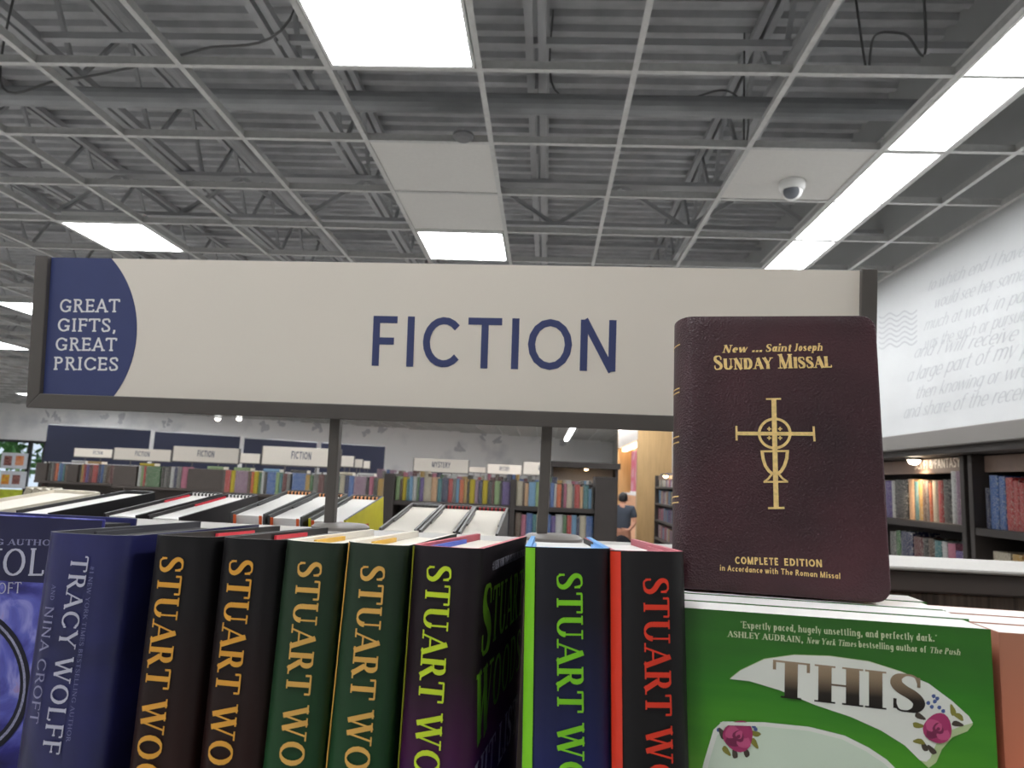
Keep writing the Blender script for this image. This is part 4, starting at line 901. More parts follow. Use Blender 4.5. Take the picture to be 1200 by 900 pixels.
# cream paperbacks leaning in front at the left
lowsh = empty('display_table', Vector((-3.05, 4.35, 0)), 'dark low bookcase at the left carrying slanted cream paperbacks', 'bookshelf')
zl = Z(-.36)
for nm_, a in (('top_shelf', (-.45, .75, -.12, .2, zl-.03, zl)), ('side_panel', (-.45, -.42, -.12, .2, 0, zl-.03)), ('side_panel', (.72, .75, -.12, .2, 0, zl-.03)), ('back_panel', (-.42, .72, .17, .2, 0, zl+.10)), ('lower_shelf', (-.42, .72, -.12, .17, .55, .58))):
    MB().box(*a).build(nm_, brown, lowsh, bevel=.003)
for i in range(4):
    p = at(18+9.5*i, 601, 4.3)
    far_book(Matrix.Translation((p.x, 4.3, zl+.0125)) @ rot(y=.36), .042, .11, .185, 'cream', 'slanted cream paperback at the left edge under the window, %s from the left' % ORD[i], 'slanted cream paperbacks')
for i in range(3):
    p = at(62+11*i, 602, 4.3)
    far_book(Matrix.Translation((p.x, 4.3, zl+.012)) @ rot(y=.4), .040, .11, .15-.008*i, 'cream', 'slanted cream paperback in the shorter second batch, %s from the left' % ORD[i], 'slanted cream paperbacks')

# --- small section signs far away
signface = mat('far_sign_face', (222, 214, 202), .5, var=.02); signtxt = mat('grey_sign_print', (92, 92, 106), .6)
def far_sign(x0, y0, x1, y1, txt, label, base=0, depth=None, tx=.5, word='FICTION', tw=.26):
    Y = depth or .914*826.8/(x1-x0); a = at(x0, y1, Y); b = at(x1, y1, Y); c = at(x0, y0, Y); w = b.x-a.x; h = c.z-a.z
    M = Matrix.Translation((a.x, Y, a.z-.0)); t = empty('section_sign', M, label, 'sign', 'small cream section signs')
    MB().box(0, w, 0, .02, .014, h).build('panel', signface, t)
    mb = MB(); mb.box(-.012, .0, -.004, .024, 0, h); mb.box(w, w+.012, -.004, .024, 0, h); mb.box(-.012, w+.012, -.004, .024, -.002, .014); mb.build('frame_rail', rail, t)
    for x in (w*.3, w*.7): MB().box(x-.006, x+.006, .004, .016, -a.z+.004, 0).build('post', rail, t)
    MB().box(w*.3-.05, w*.7+.05, -.1, .12, -a.z, -a.z+.006).build('base_plate', rail, t)
    if txt:
        fr = Frame(M, 0); put_text_loc(fr, word, (w*(tx-tw/2), h*.40), (w*(tx+tw/2), h*.38), h*.40, signtxt, t, lift=.002, **{**SANS, 'T': .19, 't': .18})
    # the shelf it stands on
    return t, Y, a.x, w
SG = [(86.5, 525, 131, 535.5, 1, 'leftmost small FICTION sign, partly behind its neighbour', 12.9, .62), (133, 524.5, 199.5, 539, 1, 'second small FICTION sign from the left', None, .5), (202, 522.5, 279, 541, 1, 'third small FICTION sign from the left', None, .5),
      (281, 531, 304, 543, 0, 'short end of a cream sign between the third and largest small signs', 12.4, .5), (306.5, 522.5, 398, 545, 1, 'largest small FICTION sign, just left of the left post', 8.45, .5), (399, 534, 414, 547.5, 0, 'stub of a cream sign right of the left post, first of three', 10.2, .5), (415, 538, 424.5, 548.5, 0, 'stub of a cream sign right of the left post, middle of three', 12.1, .5), (425, 540, 433, 549.5, 0, 'stub of a cream sign right of the left post, smallest of three', 13.4, .5)]
for x0, y0, x1, y1, tx_, lab, dep, tp in SG:
    far_sign(x0, y0, x1, y1, tx_, lab, depth=dep, tx=tp)
far_sign(484.5, 536.5, 548.5, 553, 1, 'small cream section sign standing left of centre below the big sign', depth=11.6, word='MYSTERY', tw=.34)
far_sign(571, 543.5, 611, 555.5, 1, 'cream section sign just left of the right post, lower one', depth=15.5, word='MYSTERY', tw=.3)
far_sign(613, 541, 663, 556.5, 1, 'cream section sign crossing behind the right post', depth=13.2, word='MYSTERY', tw=.3)
far_sign(549.5, 547, 569, 554, 0, 'tiny cream sign between two section signs left of the right post', depth=16.5)

# --- navy header panels on a slanted perimeter bookcase
navyp = mat('navy_panel', (17, 24, 52), .5, var=.04)
def navy(px0, px1, y0a, y0b, y1a, y1b, Ya, Yb, label):
    a, b = at(px0, y0a, Ya), at(px1, y0b, Yb); c = at(px0, y1a, Ya); d = Vector((b.x-a.x, b.y-a.y, 0)); w = d.length; ang = math.atan2(d.y, d.x)
    M = Matrix.Translation((a.x, a.y, c.z)) @ rot(z=ang); t = empty('header_panel', M, label, 'panel', 'navy header panels')
    MB().box(0, w, 0, .03, 0, a.z-c.z).build('board', navyp, t); MB().box(-.005, w+.005, -.004, .034, a.z-c.z, a.z-c.z+.02).build('cap', mat('pale_trim', (190, 192, 196), .5), t)
    for x in (.08, w-.08): MB().box(x-.02, x+.02, .008, .022, -.35, 0).build('post', rail, t)
    return t
navy(56.3, 176.7, 497.6, 505.2, 541, 547, 14.6, 15.35, 'long navy header panel at the far left, above three small signs')
navy(181.7, 281.7, 505.8, 512.5, 547, 551.5, 15.45, 16.25, 'second navy header panel from the left')
navy(286.7, 371.7, 513.5, 518.6, 551, 554.5, 16.35, 17.2, 'third navy header panel from the left')
navy(376.7, 451.5, 519.3, 523.2, 553.5, 553.5, 17.3, 17.9, 'rightmost navy header panel, behind the left post')
a, b = at(50, 545, 14.75), at(453, 553, 18.1); d = Vector((b.x-a.x, b.y-a.y, 0)); ang = math.atan2(d.y, d.x); ln = d.length
pc = empty('perimeter_bookcase', Matrix.Translation((a.x, a.y+.05, 0)) @ rot(z=ang), 'long slanted bookcase under the navy header panels', 'bookshelf')
zt = Z(-.06)
for nm_, q in (('top', (0, ln, 0, .4, zt-.03, zt)), ('back_panel', (0, ln, .37, .4, 0, zt-.03)), ('shelf', (0, ln, 0, .37, zt-.42, zt-.39)), ('base', (0, ln, 0, .37, 0, .12)), ('side_panel', (-.03, 0, 0, .4, 0, zt)), ('side_panel', (ln, ln+.03, 0, .4, 0, zt))): MB().box(*q).build(nm_, brown, pc)

# --- middle bookcase between the posts
Y = 7.3
xa, xm, xb, xe = at(462, 580, Y).x, at(601, 580, Y).x, at(697, 580, Y).x, at(721, 580, Y).x
mc = empty('bookcase', Vector((xa, Y, 0)), 'dark double bookcase in mid distance between the two sign posts', 'bookshelf'); Mi = mc.matrix_world.inverted()
dkb = mat('espresso_laminate', (50, 44, 41), .55, var=.06, scale=10)
def mcb(name, *a, m=dkb): return MB().box(*a, M=Mi).build(name, m, mc, bevel=.003)
zs1, zs2, zs3 = Z(-.245), Z(-.555), Z(-.9)
for z in (zs1, zs2, zs3): mcb('shelf', xa, xb, Y-.01, Y+.3, z-.045, z)
mcb('back_panel', xa, xb, Y+.3, Y+.32, 0, Z(.0)); mcb('side_panel', xa-.11, xa, Y-.03, Y+.32, 0, Z(.025)); mcb('divider', xm-.028, xm+.028, Y-.02, Y+.3, 0, Z(.02)); mcb('end_cabinet', xb, xe, Y-.03, Y+.34, 0, Z(.085)); mcb('base', xa, xb, Y, Y+.3, 0, .1)
def fill(x0, x1, zb, y, items, place, group, d=.18, lean=None):
    tw = sum(i[1] for i in items); k = (x1-x0)/tw; x = x0; P = []
    its = [(c, w*k-.0015, h) for c, w, h in items]
    for c, w, h in its: P.append(x+w/2); x += w+.0015
    row(its, place, group, lambda i, it, lab, g: far_book(Matrix.Translation((P[i], y+.003*(i % 3), zb+.0006)), it[1], d, it[2], it[0], lab, g))
T1 = [('pale green', 5, .245), ('brown', 3, .22), ('yellow', 5, .24), ('teal', 3, .22), ('pale blue', 4, .25), ('white', 5, .25), ('green', 3, .245), ('purple', 5, .24), ('cream', 9, .25), ('peach', 7, .25), ('teal', 5, .24), ('navy', 8, .25), ('red', 5, .24), ('grey', 4, .24), ('pale blue', 4, .245), ('orange', 5, .24), ('gold', 4, .245), ('black', 3, .22), ('yellow', 6, .245), ('mauve', 4, .24), ('navy', 5, .23), ('yellow', 6, .24), ('black', 5, .23), ('maroon', 3, .24), ('pale green', 6, .24), ('black', 3, .22), ('purple', 9, .235)]
fill(xa+.004, xm-.032, zs1, Y+.02, T1, in_ + 'upper left bay of the middle bookcase', 'spines on the middle bookcase')
T2 = [('cream', 8, .25), ('brown', 3, .24), ('peach', 5, .23), ('pale blue', 9, .245), ('pale green', 6, .25), ('black', 6, .23), ('navy', 7, .24), ('blue', 5, .245), ('white', 3, .24), ('orange', 6, .235), ('black', 3, .235), ('pink', 4, .245), ('cream', 7, .245), ('grey', 3, .22), ('red', 7, .24), ('peach', 4, .22), ('teal', 7, .235), ('pale blue', 4, .2), ('black', 3, .22)]
fill(xm+.032, xb-.004, zs1, Y+.02, T2, in_ + 'upper right bay of the middle bookcase', 'spines on the middle bookcase')
T3 = [('brown', 8, .24), ('pink', 6, .22), ('blue', 8, .24), ('teal', 5, .23), ('cream', 6, .245), ('mauve', 6, .24), ('blue', 6, .235), ('purple', 6, .22), ('white', 9, .24), ('green', 5, .235), ('red', 6, .235), ('pale blue', 6, .24), ('navy', 4, .22), ('cream', 8, .24), ('blue', 9, .235)]
fill(xm+.032, xb-.004, zs2, Y+.02, T3, in_ + 'lower right bay of the middle bookcase', 'spines on the middle bookcase')
T4 = [('grey', 5, .24), ('black', 5, .22), ('mauve', 6, .24), ('white', 5, .24), ('brown', 5, .22), ('navy', 5, .23)]
fill(xm-.5, xm-.032, zs2, Y+.02, T4, in_ + 'lower left bay of the middle bookcase', 'spines on the middle bookcase')
# a further row of spines peeping over it, on its own bookcase
Y2 = 9.6; x0, x1 = at(440, 560, Y2).x, at(660, 560, Y2).x
fb = empty('bookcase', Vector((x0, Y2, 0)), 'bookcase farther back whose top row peeps over the middle bookcase', 'bookshelf')
ww = x1-x0; zf = Z(-.13)
for nm_, q in (('shelf', (0, ww, -.01, .3, zf-.03, zf)), ('back_panel', (0, ww, .28, .3, 0, zf+.12)), ('side_panel', (-.03, 0, -.02, .3, 0, zf+.1)), ('side_panel', (ww, ww+.03, -.02, .3, 0, zf+.1)), ('base', (0, ww, 0, .28, 0, .1)), ('lower_shelf', (0, ww, 0, .28, zf-.4, zf-.37))): MB().box(*q).build(nm_, dkb, fb)
pool = ['pink', 'white', 'maroon', 'gold', 'navy', 'cream', 'black', 'mauve', 'brown', 'blue', 'red', 'purple', 'grey', 'green']
its = shuffled(11, 44, pool, (.03, .06), (.16, .225)); its = [(c, w, h) for c, w, h in its]
fill(.01+x0, x1-.01, zf, Y2+.02, its, 'in the row peeping over the middle bookcase', 'spines peeping over the middle bookcase')

# --- lit bookcase at the back with puck lights, right of the right post
warm = mat_emit('warm_lamp', (255, 216, 160), 18.)
def puck(p, r, label, name='puck_light', e=None, down=True):
    t = empty(name, p, label, 'light', 'small puck lights')
    MB().lathe([(0, .0), (r*1.25, 0), (r*1.25, -r*.35), (r, -r*.45), (r, -r*.3), (0, -r*.3)], 20).build('housing', rail, t)
    MB().lathe([(r*.96, -r*.32), (r*.85, -r*.75), (r*.5, -r*1.05), (0, -r*1.15)], 20).build('lens', e or warm, t, smooth=True); return t
Y3 = 11.5; xl_, xr_ = at(645, 560, Y3).x, at(723, 560, Y3).x
bk = empty('bookcase', Vector((xl_, Y3, 0)), 'tall lit bookcase behind the middle one, left of the wooden portal', 'bookshelf'); ww = xr_-xl_
zh = at(690, 549, Y3).z
tan_ = mat('tan_back_panel', (205, 190, 176), .6)
for nm_, q, m_ in (('cornice', (-.03, ww+.03, -.25, .3, zh, zh+.09), dkb), ('side_panel', (0, .04, -.2, .3, 0, zh), dkb), ('side_panel', (ww-.04, ww, -.2, .3, 0, zh), dkb), ('back_panel', (.04, ww-.04, .27, .3, 0, zh), tan_), ('shelf', (.04, ww-.04, -.15, .27, Z(-.16), Z(-.13)), dkb), ('shelf', (.04, ww-.04, -.15, .27, Z(-.5), Z(-.47)), dkb)): MB().box(*q).build(nm_, m_, bk)
fill(xl_+.05, xr_-.05, Z(-.13), Y3-.1, shuffled(21, 20, ['white', 'pink', 'pale blue', 'grey', 'cream', 'mauve'], (.03, .05), (.15, .2)), 'on the lit bookcase beside the wooden portal', 'books on the lit bookcase')
p = at(687, 549.5, Y3-.12); puck(Vector((p.x, p.y, zh)), .035, 'warm puck light under the cornice left of the wooden portal')
p = at(708, 566, 9.0); 
rp_ = empty('reading_lamp', Vector((p.x, 9.0, 0)), 'round white lamp on a thin stand right of the spines beside the dark cabinet', 'lamp')
MB().tube([(0, 0, 0), (0, 0, p.z-.03)], .012).build('stand', rail, rp_); MB().lathe([(0, .0), (.14, .0), (.14, .015), (0, .03)], 24).build('base', rail, rp_)
MB().lathe([(0, -.035)]+[(.035*math.sin(a), -.035*math.cos(a)) for a in [math.pi*k/10 for k in range(1, 10)]]+[(0, .035)], 20, Matrix.Translation((0, 0, p.z))).build('bulb', mat_emit('soft_lamp', (255, 240, 215), 6.), rp_, smooth=True)

# --- wooden portal with a lit poster niche, right of centre
oak = mat('oak_panel', (178, 146, 100), .5, var=.1, scale=5, stretch=(6, 6, .4)); salmon = mat('salmon_niche', (222, 168, 130), .6, var=.04)
Yp0, Yp1 = 14.0, 18.0; Xp = at(747, 560, Yp0).x; ztp = at(765, 500, Yp0).z+.25
po = empty('wooden_portal', Vector((Xp, Yp0, 0)), 'tall oak clad portal with a lit niche beside the right wall bookcases', 'portal')
pw = XR-Xp-.002
MB().box(0, pw, 0, .12, 0, ztp).build('front_panel', oak, po); MB().box(0, pw, Yp1-Yp0-.12, Yp1-Yp0, 0, ztp).build('rear_panel', oak, po)
MB().box(.34, pw, .12, Yp1-Yp0-.12, 0, ztp).build('niche_back', salmon, po); MB().box(0, .34, .12, Yp1-Yp0-.12, Z(.93), ztp).build('head_panel', mat('pale_panel', (196, 190, 184), .6), po)
MB().box(.1, .2, .2, Yp1-Yp0-.2, Z(.86), Z(.925)).build('light_strip', mat_emit('warm_strip', (255, 226, 190), 9.), po)
MB().box(0, .34, .12, .2, 0, Z(.93)).build('jamb', oak, po)
# pink poster standing in the niche
pm = art_mat('pink_poster_art', [(.3, (236, 226, 230)), (.46, (240, 150, 176)), (.56, (228, 60, 96)), (.7, (240, 200, 208))], 1.6)
ps = empty('poster', Vector((Xp+.05, Yp0+.27, Z(-.095))), 'pink and red poster inside the lit niche of the oak portal', 'poster')
MB().box(0, .03, 0, 1.2, 0, .84).build('sheet', pm, ps); MB().box(-.01, .035, -.03, 1.23, -.04, 0).build('bottom_rail', whitem, ps)
rk = empty('display_stand', Vector((Xp+.02, Yp0+.26, 0)), 'display stand under the pink poster, behind the person', 'stand')
MB().box(0, .28, 0, 1.9, 0, Z(-.18)).build('box', salmon, rk); MB().box(-.02, .30, -.02, 1.92, Z(-.18), Z(-.137)).build('top', whitem, rk)

# ---------------------------------------------------------------- right wall bookcases
XB = 2.05
corn = mat('cornice_grey', (122, 118, 114), .5, var=.03, scale=4)
zc0, zc1 = Z(.264), Z(.346)
struct(MB().box(XB-.12, XR, 1.2, 10.4, zc0, zc1).build('trim_4', corn, bevel=.004))
struct(MB().box(XB-.08, XR, 1.2, 10.4, zc0-.035, zc0).build('trim_5', dkb))
zA, zB_ = Z(-.117), Z(-.44)
def wall_case(y0, y1, label, header, shelves=(zA, zB_, Z(-.85))):
    t = empty('wall_bookcase', Vector((XB, y0, 0)), label, 'bookshelf', 'bookcases along the right wall'); Mi = t.matrix_world.inverted()
    def b(name, *a, m=dkb): return MB().box(*a, M=Mi).build(name, m, t, bevel=.003)
    ztop = zc0-.037
    b('side_panel', XB, XR-.004, y0+.001, y0+.035, 0, ztop); b('side_panel', XB, XR-.004, y1-.035, y1-.001, 0, ztop); b('back_panel', XR-.03, XR-.005, y0+.035, y1-.035, 0, ztop)
    for z in shelves: b('shelf', XB+.005, XR-.03, y0+.035, y1-.035, z-.035, z)
    b('base', XB+.02, XR-.03, y0+.035, y1-.035, 0, .12)
    b('header', XB+.06, XB+.08, y0+.035, y1-.035, Z(.143), Z(.222), m=mat('header_brown', (118, 98, 86), .5))
    return t
wc = wall_case(3.598, 5.42, 'right wall bookcase with the lit category lettering, beside the missal', 1)
Mh = Matrix.Translation((XB+.06, 0, 0)) @ rot(z=-math.pi/2)
FH = Frame(Mh, 0)
hl = mat('pale_header_letters', (214, 196, 178), .5)
o = put_text(FH, 'SCI FI & FANTASY', (1072, 550.5), (1126, 547), 10, hl, wc, lift=.002, **{**SANS, 'T': .17, 't': .15}); o.data.transform(wc.matrix_world.inverted() @ Mh)
wall_case(1.6, 3.566, 'right wall bookcase nearest the viewer with the blue and red books', 1, (Z(-.122), Z(-.46), Z(-.9)))
wall_case(11.0, 13.5, 'far right wall bookcase beyond the oak portal side', 1, (Z(.02), Z(-.28), Z(-.58), Z(-.9)))
wall_case(5.46, 8.2, 'right wall bookcase hidden behind the missal', 1); wall_case(8.24, 10.96, 'right wall bookcase hidden behind the missal, farther one', 1)
p = atx(1075, 528.5, XB+.02); puck(Vector((XB+.0, p.y, zc0-.035)), .034, 'bright puck light under the cornice above the category lettering', e=mat_emit('bright_puck', (255, 238, 214), 40.))
p = atx(775, 550, XB+.1); puck(Vector((XB+.0, 12.3, zc0-.036)), .05, 'warm puck light above the far right wall bookcase, beside the portal')
# a small spot lamp's warm light on the lettering belongs to that puck
sl = bpy.data.lights.new('puck_glow', 'SPOT'); sl.energy = 9; sl.color = (1, .72, .48); sl.spot_size = 2.2; sl.spot_blend = .8; sl.shadow_soft_size = .03
so = bpy.data.objects.new('puck_glow', sl); COL.objects.link(so); pk = atx(1075, 528.5, XB+.02); so.location = (XB-.0, pk.y, zc0-.09); so.rotation_euler = (0, math.radians(-20), 0)
def wbook(pa, pb_, zb, h, col, label, group, X=2.10, d=.16):
    ya = (at(pa, 570, 1)-CAM).y*X/((at(pa, 570, 1)-CAM).x); yb_ = X/((at(pb_, 570, 1)-CAM).x)
    w = abs(ya-yb_)-.002; y = (ya+yb_)/2
    return far_book(Matrix.Translation((X, y, zb+.0006)) @ rot(z=-math.pi/2), w, d, h, col, label, group)
grp = 'books on the lettered right wall bookcase'
for a, b, h, c, lab in ((1028, 1035.5, .24, 'cream', 'cream spine at the missal edge'), (1036, 1044, .235, 'purple', 'purple spine next to the missal'), (1044, 1047, .235, 'white', 'thin white spine right of the purple one'), (1047.5, 1062, .24, 'black', 'wide dark book facing out'), (1063, 1069.5, .245, 'peach', 'peach spine under the puck light'), (1070, 1075, .23, 'teal', 'teal spine right of the peach one'),
                         (1075, 1079.5, .24, 'gold', 'gold spine right of the teal one'), (1079.5, 1084, .24, 'brown', 'brown spine right of the gold one'), (1084, 1087.5, .235, 'grey', 'thin grey spine'), (1087.5, 1091, .22, 'orange', 'thin orange spine'), (1091, 1097.5, .235, 'cream', 'cream spine left of the red one'), (1098, 1103, .235, 'red', 'red spine'), (1103.5, 1113, .24, 'black', 'wide black and white patterned spine'), (1113.5, 1119, .285, 'white', 'tall white spine'), (1119, 1123.5, .285, 'mauve', 'tall mauve spine'), (1124, 1127, .275, 'maroon', 'maroon spine against the divider')):
    wbook(a, b, zA, h*.94, c, lab+', upper shelf of the lettered right wall bookcase', grp)
for a, b, h, c, lab in ((1040, 1047, .24, 'grey', 'grey spine'), (1047, 1052, .25, 'green', 'green spine'), (1052.5, 1066, .25, 'navy', 'wide navy book'), (1067, 1078, .23, 'maroon', 'wide maroon book'), (1078, 1084, .23, 'black', 'black spine left of the brown one'), (1084, 1091, .23, 'brown', 'brown spine'), (1091, 1099, .225, 'teal', 'teal spine'), (1100, 1105.5, .225, 'white', 'white spine'), (1106, 1115, .22, 'pink', 'pink spine'), (1115, 1124, .19, 'purple', 'purple spine')):
    wbook(a, b, zB_, h, c, lab+', lower shelf of the lettered right wall bookcase', grp)
zN = Z(-.122)
for a, b, h, c, lab in ((1153, 1157, .20, 'navy', 'low navy spine'), (1157.5, 1167.5, .262, 'blue', 'tall bright blue book'), (1168, 1176, .255, 'blue', 'second tall blue book'), (1176.5, 1185, .25, 'red', 'leftmost bright red book'), (1185.5, 1192, .235, 'red', 'red book second of the red set'), (1192.5, 1198.5, .225, 'red', 'red book third of the red set'), (1199, 1206, .225, 'red', 'red book cut by the photo edge'), (1206.5, 1216, .24, 'navy', 'navy book beyond the photo edge')):
    wbook(a, b, zN, h*.95, c, lab+' on the nearest right wall bookcase', 'books on the nearest right wall bookcase')
for a, b, c, lab in ((1158, 1178, 'cream', 'low cream book'), (1180, 1192, 'gold', 'gold-topped book'), (1193, 1206, 'orange', 'orange-topped book')): wbook(a, b, Z(-.46), .235, c, lab+' on the lower shelf of the nearest right wall bookcase', 'books on the nearest right wall bookcase')
pool2 = ['mauve', 'pink', 'white', 'grey', 'peach', 'purple', 'pale blue', 'cream']
for si, z in enumerate((Z(.02), Z(-.28), Z(-.58), Z(-.9))):
    its = shuffled(40+si, 12, pool2, (.05, .09), (.19, .24)); y = 13.4; cnt = {}
    pl = ['top', 'second', 'third', 'lowest'][si]
    P = []; 
    for c, w_, h in its: P.append(y-w_/2); y -= w_+.06
    row([(c, w_, h) for c, w_, h in its], '%s shelf of the far right wall bookcase' % pl, 'books on the far right wall bookcase', lambda i, it, lab, g: far_book(Matrix.Translation((XB+.06, P[i], z+.0006)) @ rot(z=-math.pi/2), it[1], .16, it[2], it[0], lab, g))

# --- window things, little ceiling spots
gl = Mw @ Vector(((w0+w1)/2, .9, 0))
hm = art_mat('hedge_leaves', [(.3, (46, 84, 40)), (.5, (104, 160, 84)), (.7, (176, 214, 150))], 3)
mb = MB(); rnd = random.Random(8); Mw3 = Mw.to_3x3()
for k in range(800):
    p = Vector((rnd.uniform(w0-3, w1+1.0), rnd.uniform(1.6, 3.2), rnd.uniform(1.3, 3.6))); s = rnd.uniform(.14, .34); a = Matrix.Rotation(rnd.uniform(0, 6), 3, Vector((rnd.random(), rnd.random(), rnd.random()+.1)).normalized())
    q = [a @ Vector(v)*s for v in ((-1, 0, 0), (0, -.45, 0), (1, 0, .2), (0, .45, 0))]; mb.add([p+v for v in q], [(0, 1, 2, 3)])
hd = empty('garden_shrub', Mw @ Matrix.Translation((0, 0, 0)), 'bright green shrub outside the window at far left', 'shrub'); mb.build('foliage', hm, hd)
MB().tube([((w0+w1)/2, 2.4, 0), ((w0+w1)/2, 2.4, 2.6)], .08).build('trunk', mat('bark', (86, 70, 56), .9), hd)
struct(MB().box(-6, 12, .3, 14, -.12, -.02).build('trim_6', mat('pavement', (180, 178, 172), .9), M=Mw))
FW = Frame(Mw, -.06)
wp = mat('white_poster', (222, 226, 232), .6)
def wposter(px0, px1, ya, yb_, m_, label, pics):
    t = empty('window_poster', Mw, label, 'poster', 'posters in the window'); x0, z1 = FW.loc(px0, ya); x1, z0 = FW.loc(px1, yb_)
    MB().box(x0, x1, -.06, -.05, z0, z1).build('sheet', m_, t)
    for (qx0, qy0, qx1, qy1, mm) in pics:
        a0_, b0_ = FW.loc(qx0, qy0); a1_, b1_ = FW.loc(qx1, qy1); MB().box(a0_, a1_, -.064, -.0605, b1_, b0_).build('picture', mm, t)
pr = art_mat('brown_picture', [(.35, (96, 40, 36)), (.55, (176, 120, 110)), (.7, (60, 40, 50))], 9); pg_ = art_mat('orange_picture', [(.35, (232, 130, 70)), (.6, (238, 170, 130))], 9); py_ = art_mat('yellow_picture', [(.35, (238, 206, 70)), (.6, (226, 130, 60))], 9)
wposter(2.5, 31, 530, 549.5, wp, 'white window poster with a brown and an orange picture, upper one', [(5.5, 534, 13, 545.5, pr), (19, 534, 27, 545.5, pg_)])
wposter(1.0, 29, 551.5, 572.5, wp, 'white window poster with a yellow and a brown picture, lower one', [(2.5, 556, 10, 567.5, py_), (15, 556.5, 22.5, 567.5, pr)])
wposter(-4, 24, 573, 590, mat('lime_poster', (196, 206, 60), .5, var=.2, scale=8), 'lime green poster strip at the bottom of the window', [])
for i, (px, py, lab) in enumerate(((255, 491, 'small ceiling spot just under the sign rail, left of two'), (280, 491, 'small ceiling spot just under the sign rail, brighter right one'))):
    p = at(px, py, 14.0+i)
    t = empty('spot_lamp', p, lab, 'light', 'small ceiling spots')
    MB().tube([(0, 0, .03), (0, 0, DECK-p.z+.01)], .012).build('stem', whitem, t); MB().lathe([(.0, .09), (.05, .09), (.07, .0), (.06, .0), (.045, .07), (0, .07)], 20).build('shade', whitem, t)
    MB().lathe([(.055, .01), (.04, -.025), (0, -.04)], 16).build('bulb', mat_emit('spot_bulb', (255, 244, 224), 30.), t, smooth=True)
pa, pb2 = at(663.5, 515.5, 15.0), at(676, 494, 12.6)
lp = empty('pendant_light', pa, 'slim white linear pendant light just right of the right sign post', 'ceiling light'); dv = pb2-pa
MB().bar((0, 0, 0), dv, .075, .05).build('diffuser', mat_emit('pendant_diffuser', (255, 255, 255), 9.), lp); MB().bar((0, 0, .035), dv+Vector((0, 0, .035)), .085, .03).build('housing', whitem, lp)
for f_ in (.12, .88): q_ = dv*f_; MB().tube([q_+Vector((0, 0, .04)), (q_.x, q_.y, DECK+.01-pa.z)], .008).build('suspension_rod', whitem, lp)
# grey print on the slanted back wall
FB = Frame(Mw, -.004); wm = empty('wall_print', Mw, 'washed grey floral and script print along the back wall', 'wall print')
pmb = MB(); gp = mat('washed_grey_print', (206, 207, 211), .8, var=.1); rnd = random.Random(2)
for cx, cy, rx, ry in ((62, 488, 11, 5), (52, 493, 5, 3), (122, 487, 7, 4), (143, 491, 6, 8), (196, 496, 7, 6), (310, 500, 9, 7), (330, 497, 6, 5), (372, 500, 8, 6), (430, 508, 6, 6), (450, 502, 9, 4), (540, 524, 8, 6), (566, 512, 4, 8), (583, 516, 8, 4), (640, 516, 7, 5), (660, 520, 4, 6)):
    for k in range(5):
        x = cx+rnd.uniform(-rx, rx)*.6; y = cy+rnd.uniform(-ry, ry)*.6
        P = blob(x, y, rx*rnd.uniform(.3, .6), ry*rnd.uniform(.2, .5), rnd.uniform(0, 3), 12, .25)
        v = [FB.put(*FB.loc(*p), lift=.0005*k) for p in P]; pmb.add(v, [tuple(range(len(v)))])
pmb.build('printed_patches', gp, wm)

# ---------------------------------------------------------------- the person by the portal
PX = at(730.5, 570, 13.5).x; PY = 13.5; PH = (at(733, 577, 13.5).z)
Mp = Matrix.Translation((PX, PY, 0)) @ rot(z=math.radians(-14)) @ Matrix.Scale(PH/1.64, 4)
pe = empty('person', Mp, 'person seen from behind in a grey-blue T-shirt, hands clasped behind the back', 'person')
skin = mat('skin', (190, 138, 112), .5, var=.04); hairm = mat('black_hair', (24, 22, 22), .6, var=.2, scale=120); shirt = mat('slate_tshirt', (58, 66, 78), .8, var=.06, scale=8); trous = mat('dark_trousers', (38, 40, 48), .8); shoe = mat('black_shoes', (26, 26, 26), .5)
def skinned(name, V, E_, rad, m_, sub=2, root=0):
    me = bpy.data.meshes.new(name); me.from_pydata(V, E_, []); o = bpy.data.objects.new(name, me); COL.objects.link(o); o.parent = pe; me.materials.append(m_)
    sk = o.modifiers.new('skin', 'SKIN'); sv = me.skin_vertices[0].data if me.skin_vertices else None
    if sv is None:
        bm = bmesh.new(); bm.from_mesh(me); bm.verts.layers.skin.verify(); bm.to_mesh(me); bm.free(); sv = me.skin_vertices[0].data
    for i, r_ in enumerate(rad):
        sv[i].radius = (r_ if isinstance(r_, tuple) else (r_, r_)); sv[i].use_root = (i == root)
    ss = o.modifiers.new('sub', 'SUBSURF'); ss.levels = sub; ss.render_levels = sub
    for p in me.polygons: p.use_smooth = True
    return o
# facing +y (away from the viewer); arms bent behind the back at the waist, fingers interlaced
V = [(0, 0, .90), (0, .0, 1.05), (0, .01, 1.22), (0, 0, 1.34), (0, .01, 1.42), (0, .02, 1.50), (0, .03, 1.565),
     (.10, 0, .84), (.11, .01, .48), (.11, -.01, .09), (-.10, 0, .84), (-.11, .01, .48), (-.11, -.01, .09),
     (.17, 0, 1.34), (.235, -.03, 1.09), (.15, -.16, .96), (.06, -.185, .955), (-.17, 0, 1.34), (-.235, -.03, 1.09), (-.15, -.165, .95), (-.06, -.185, .945), (.11, .12, .04), (-.11, .12, .04)]
Eg = [(0, 1), (1, 2), (2, 3), (3, 4), (4, 5), (5, 6), (0, 7), (7, 8), (8, 9), (0, 10), (10, 11), (11, 12), (3, 13), (13, 14), (14, 15), (15, 16), (3, 17), (17, 18), (18, 19), (19, 20), (9, 21), (12, 22)]
Rd = [(.15, .11), (.14, .10), (.155, .11), (.12, .09), .05, (.07, .085), (.06, .08), .085, .058, .04, .085, .058, .04, .052, .042, .03, .028, .052, .042, .03, .028, .035, .035]
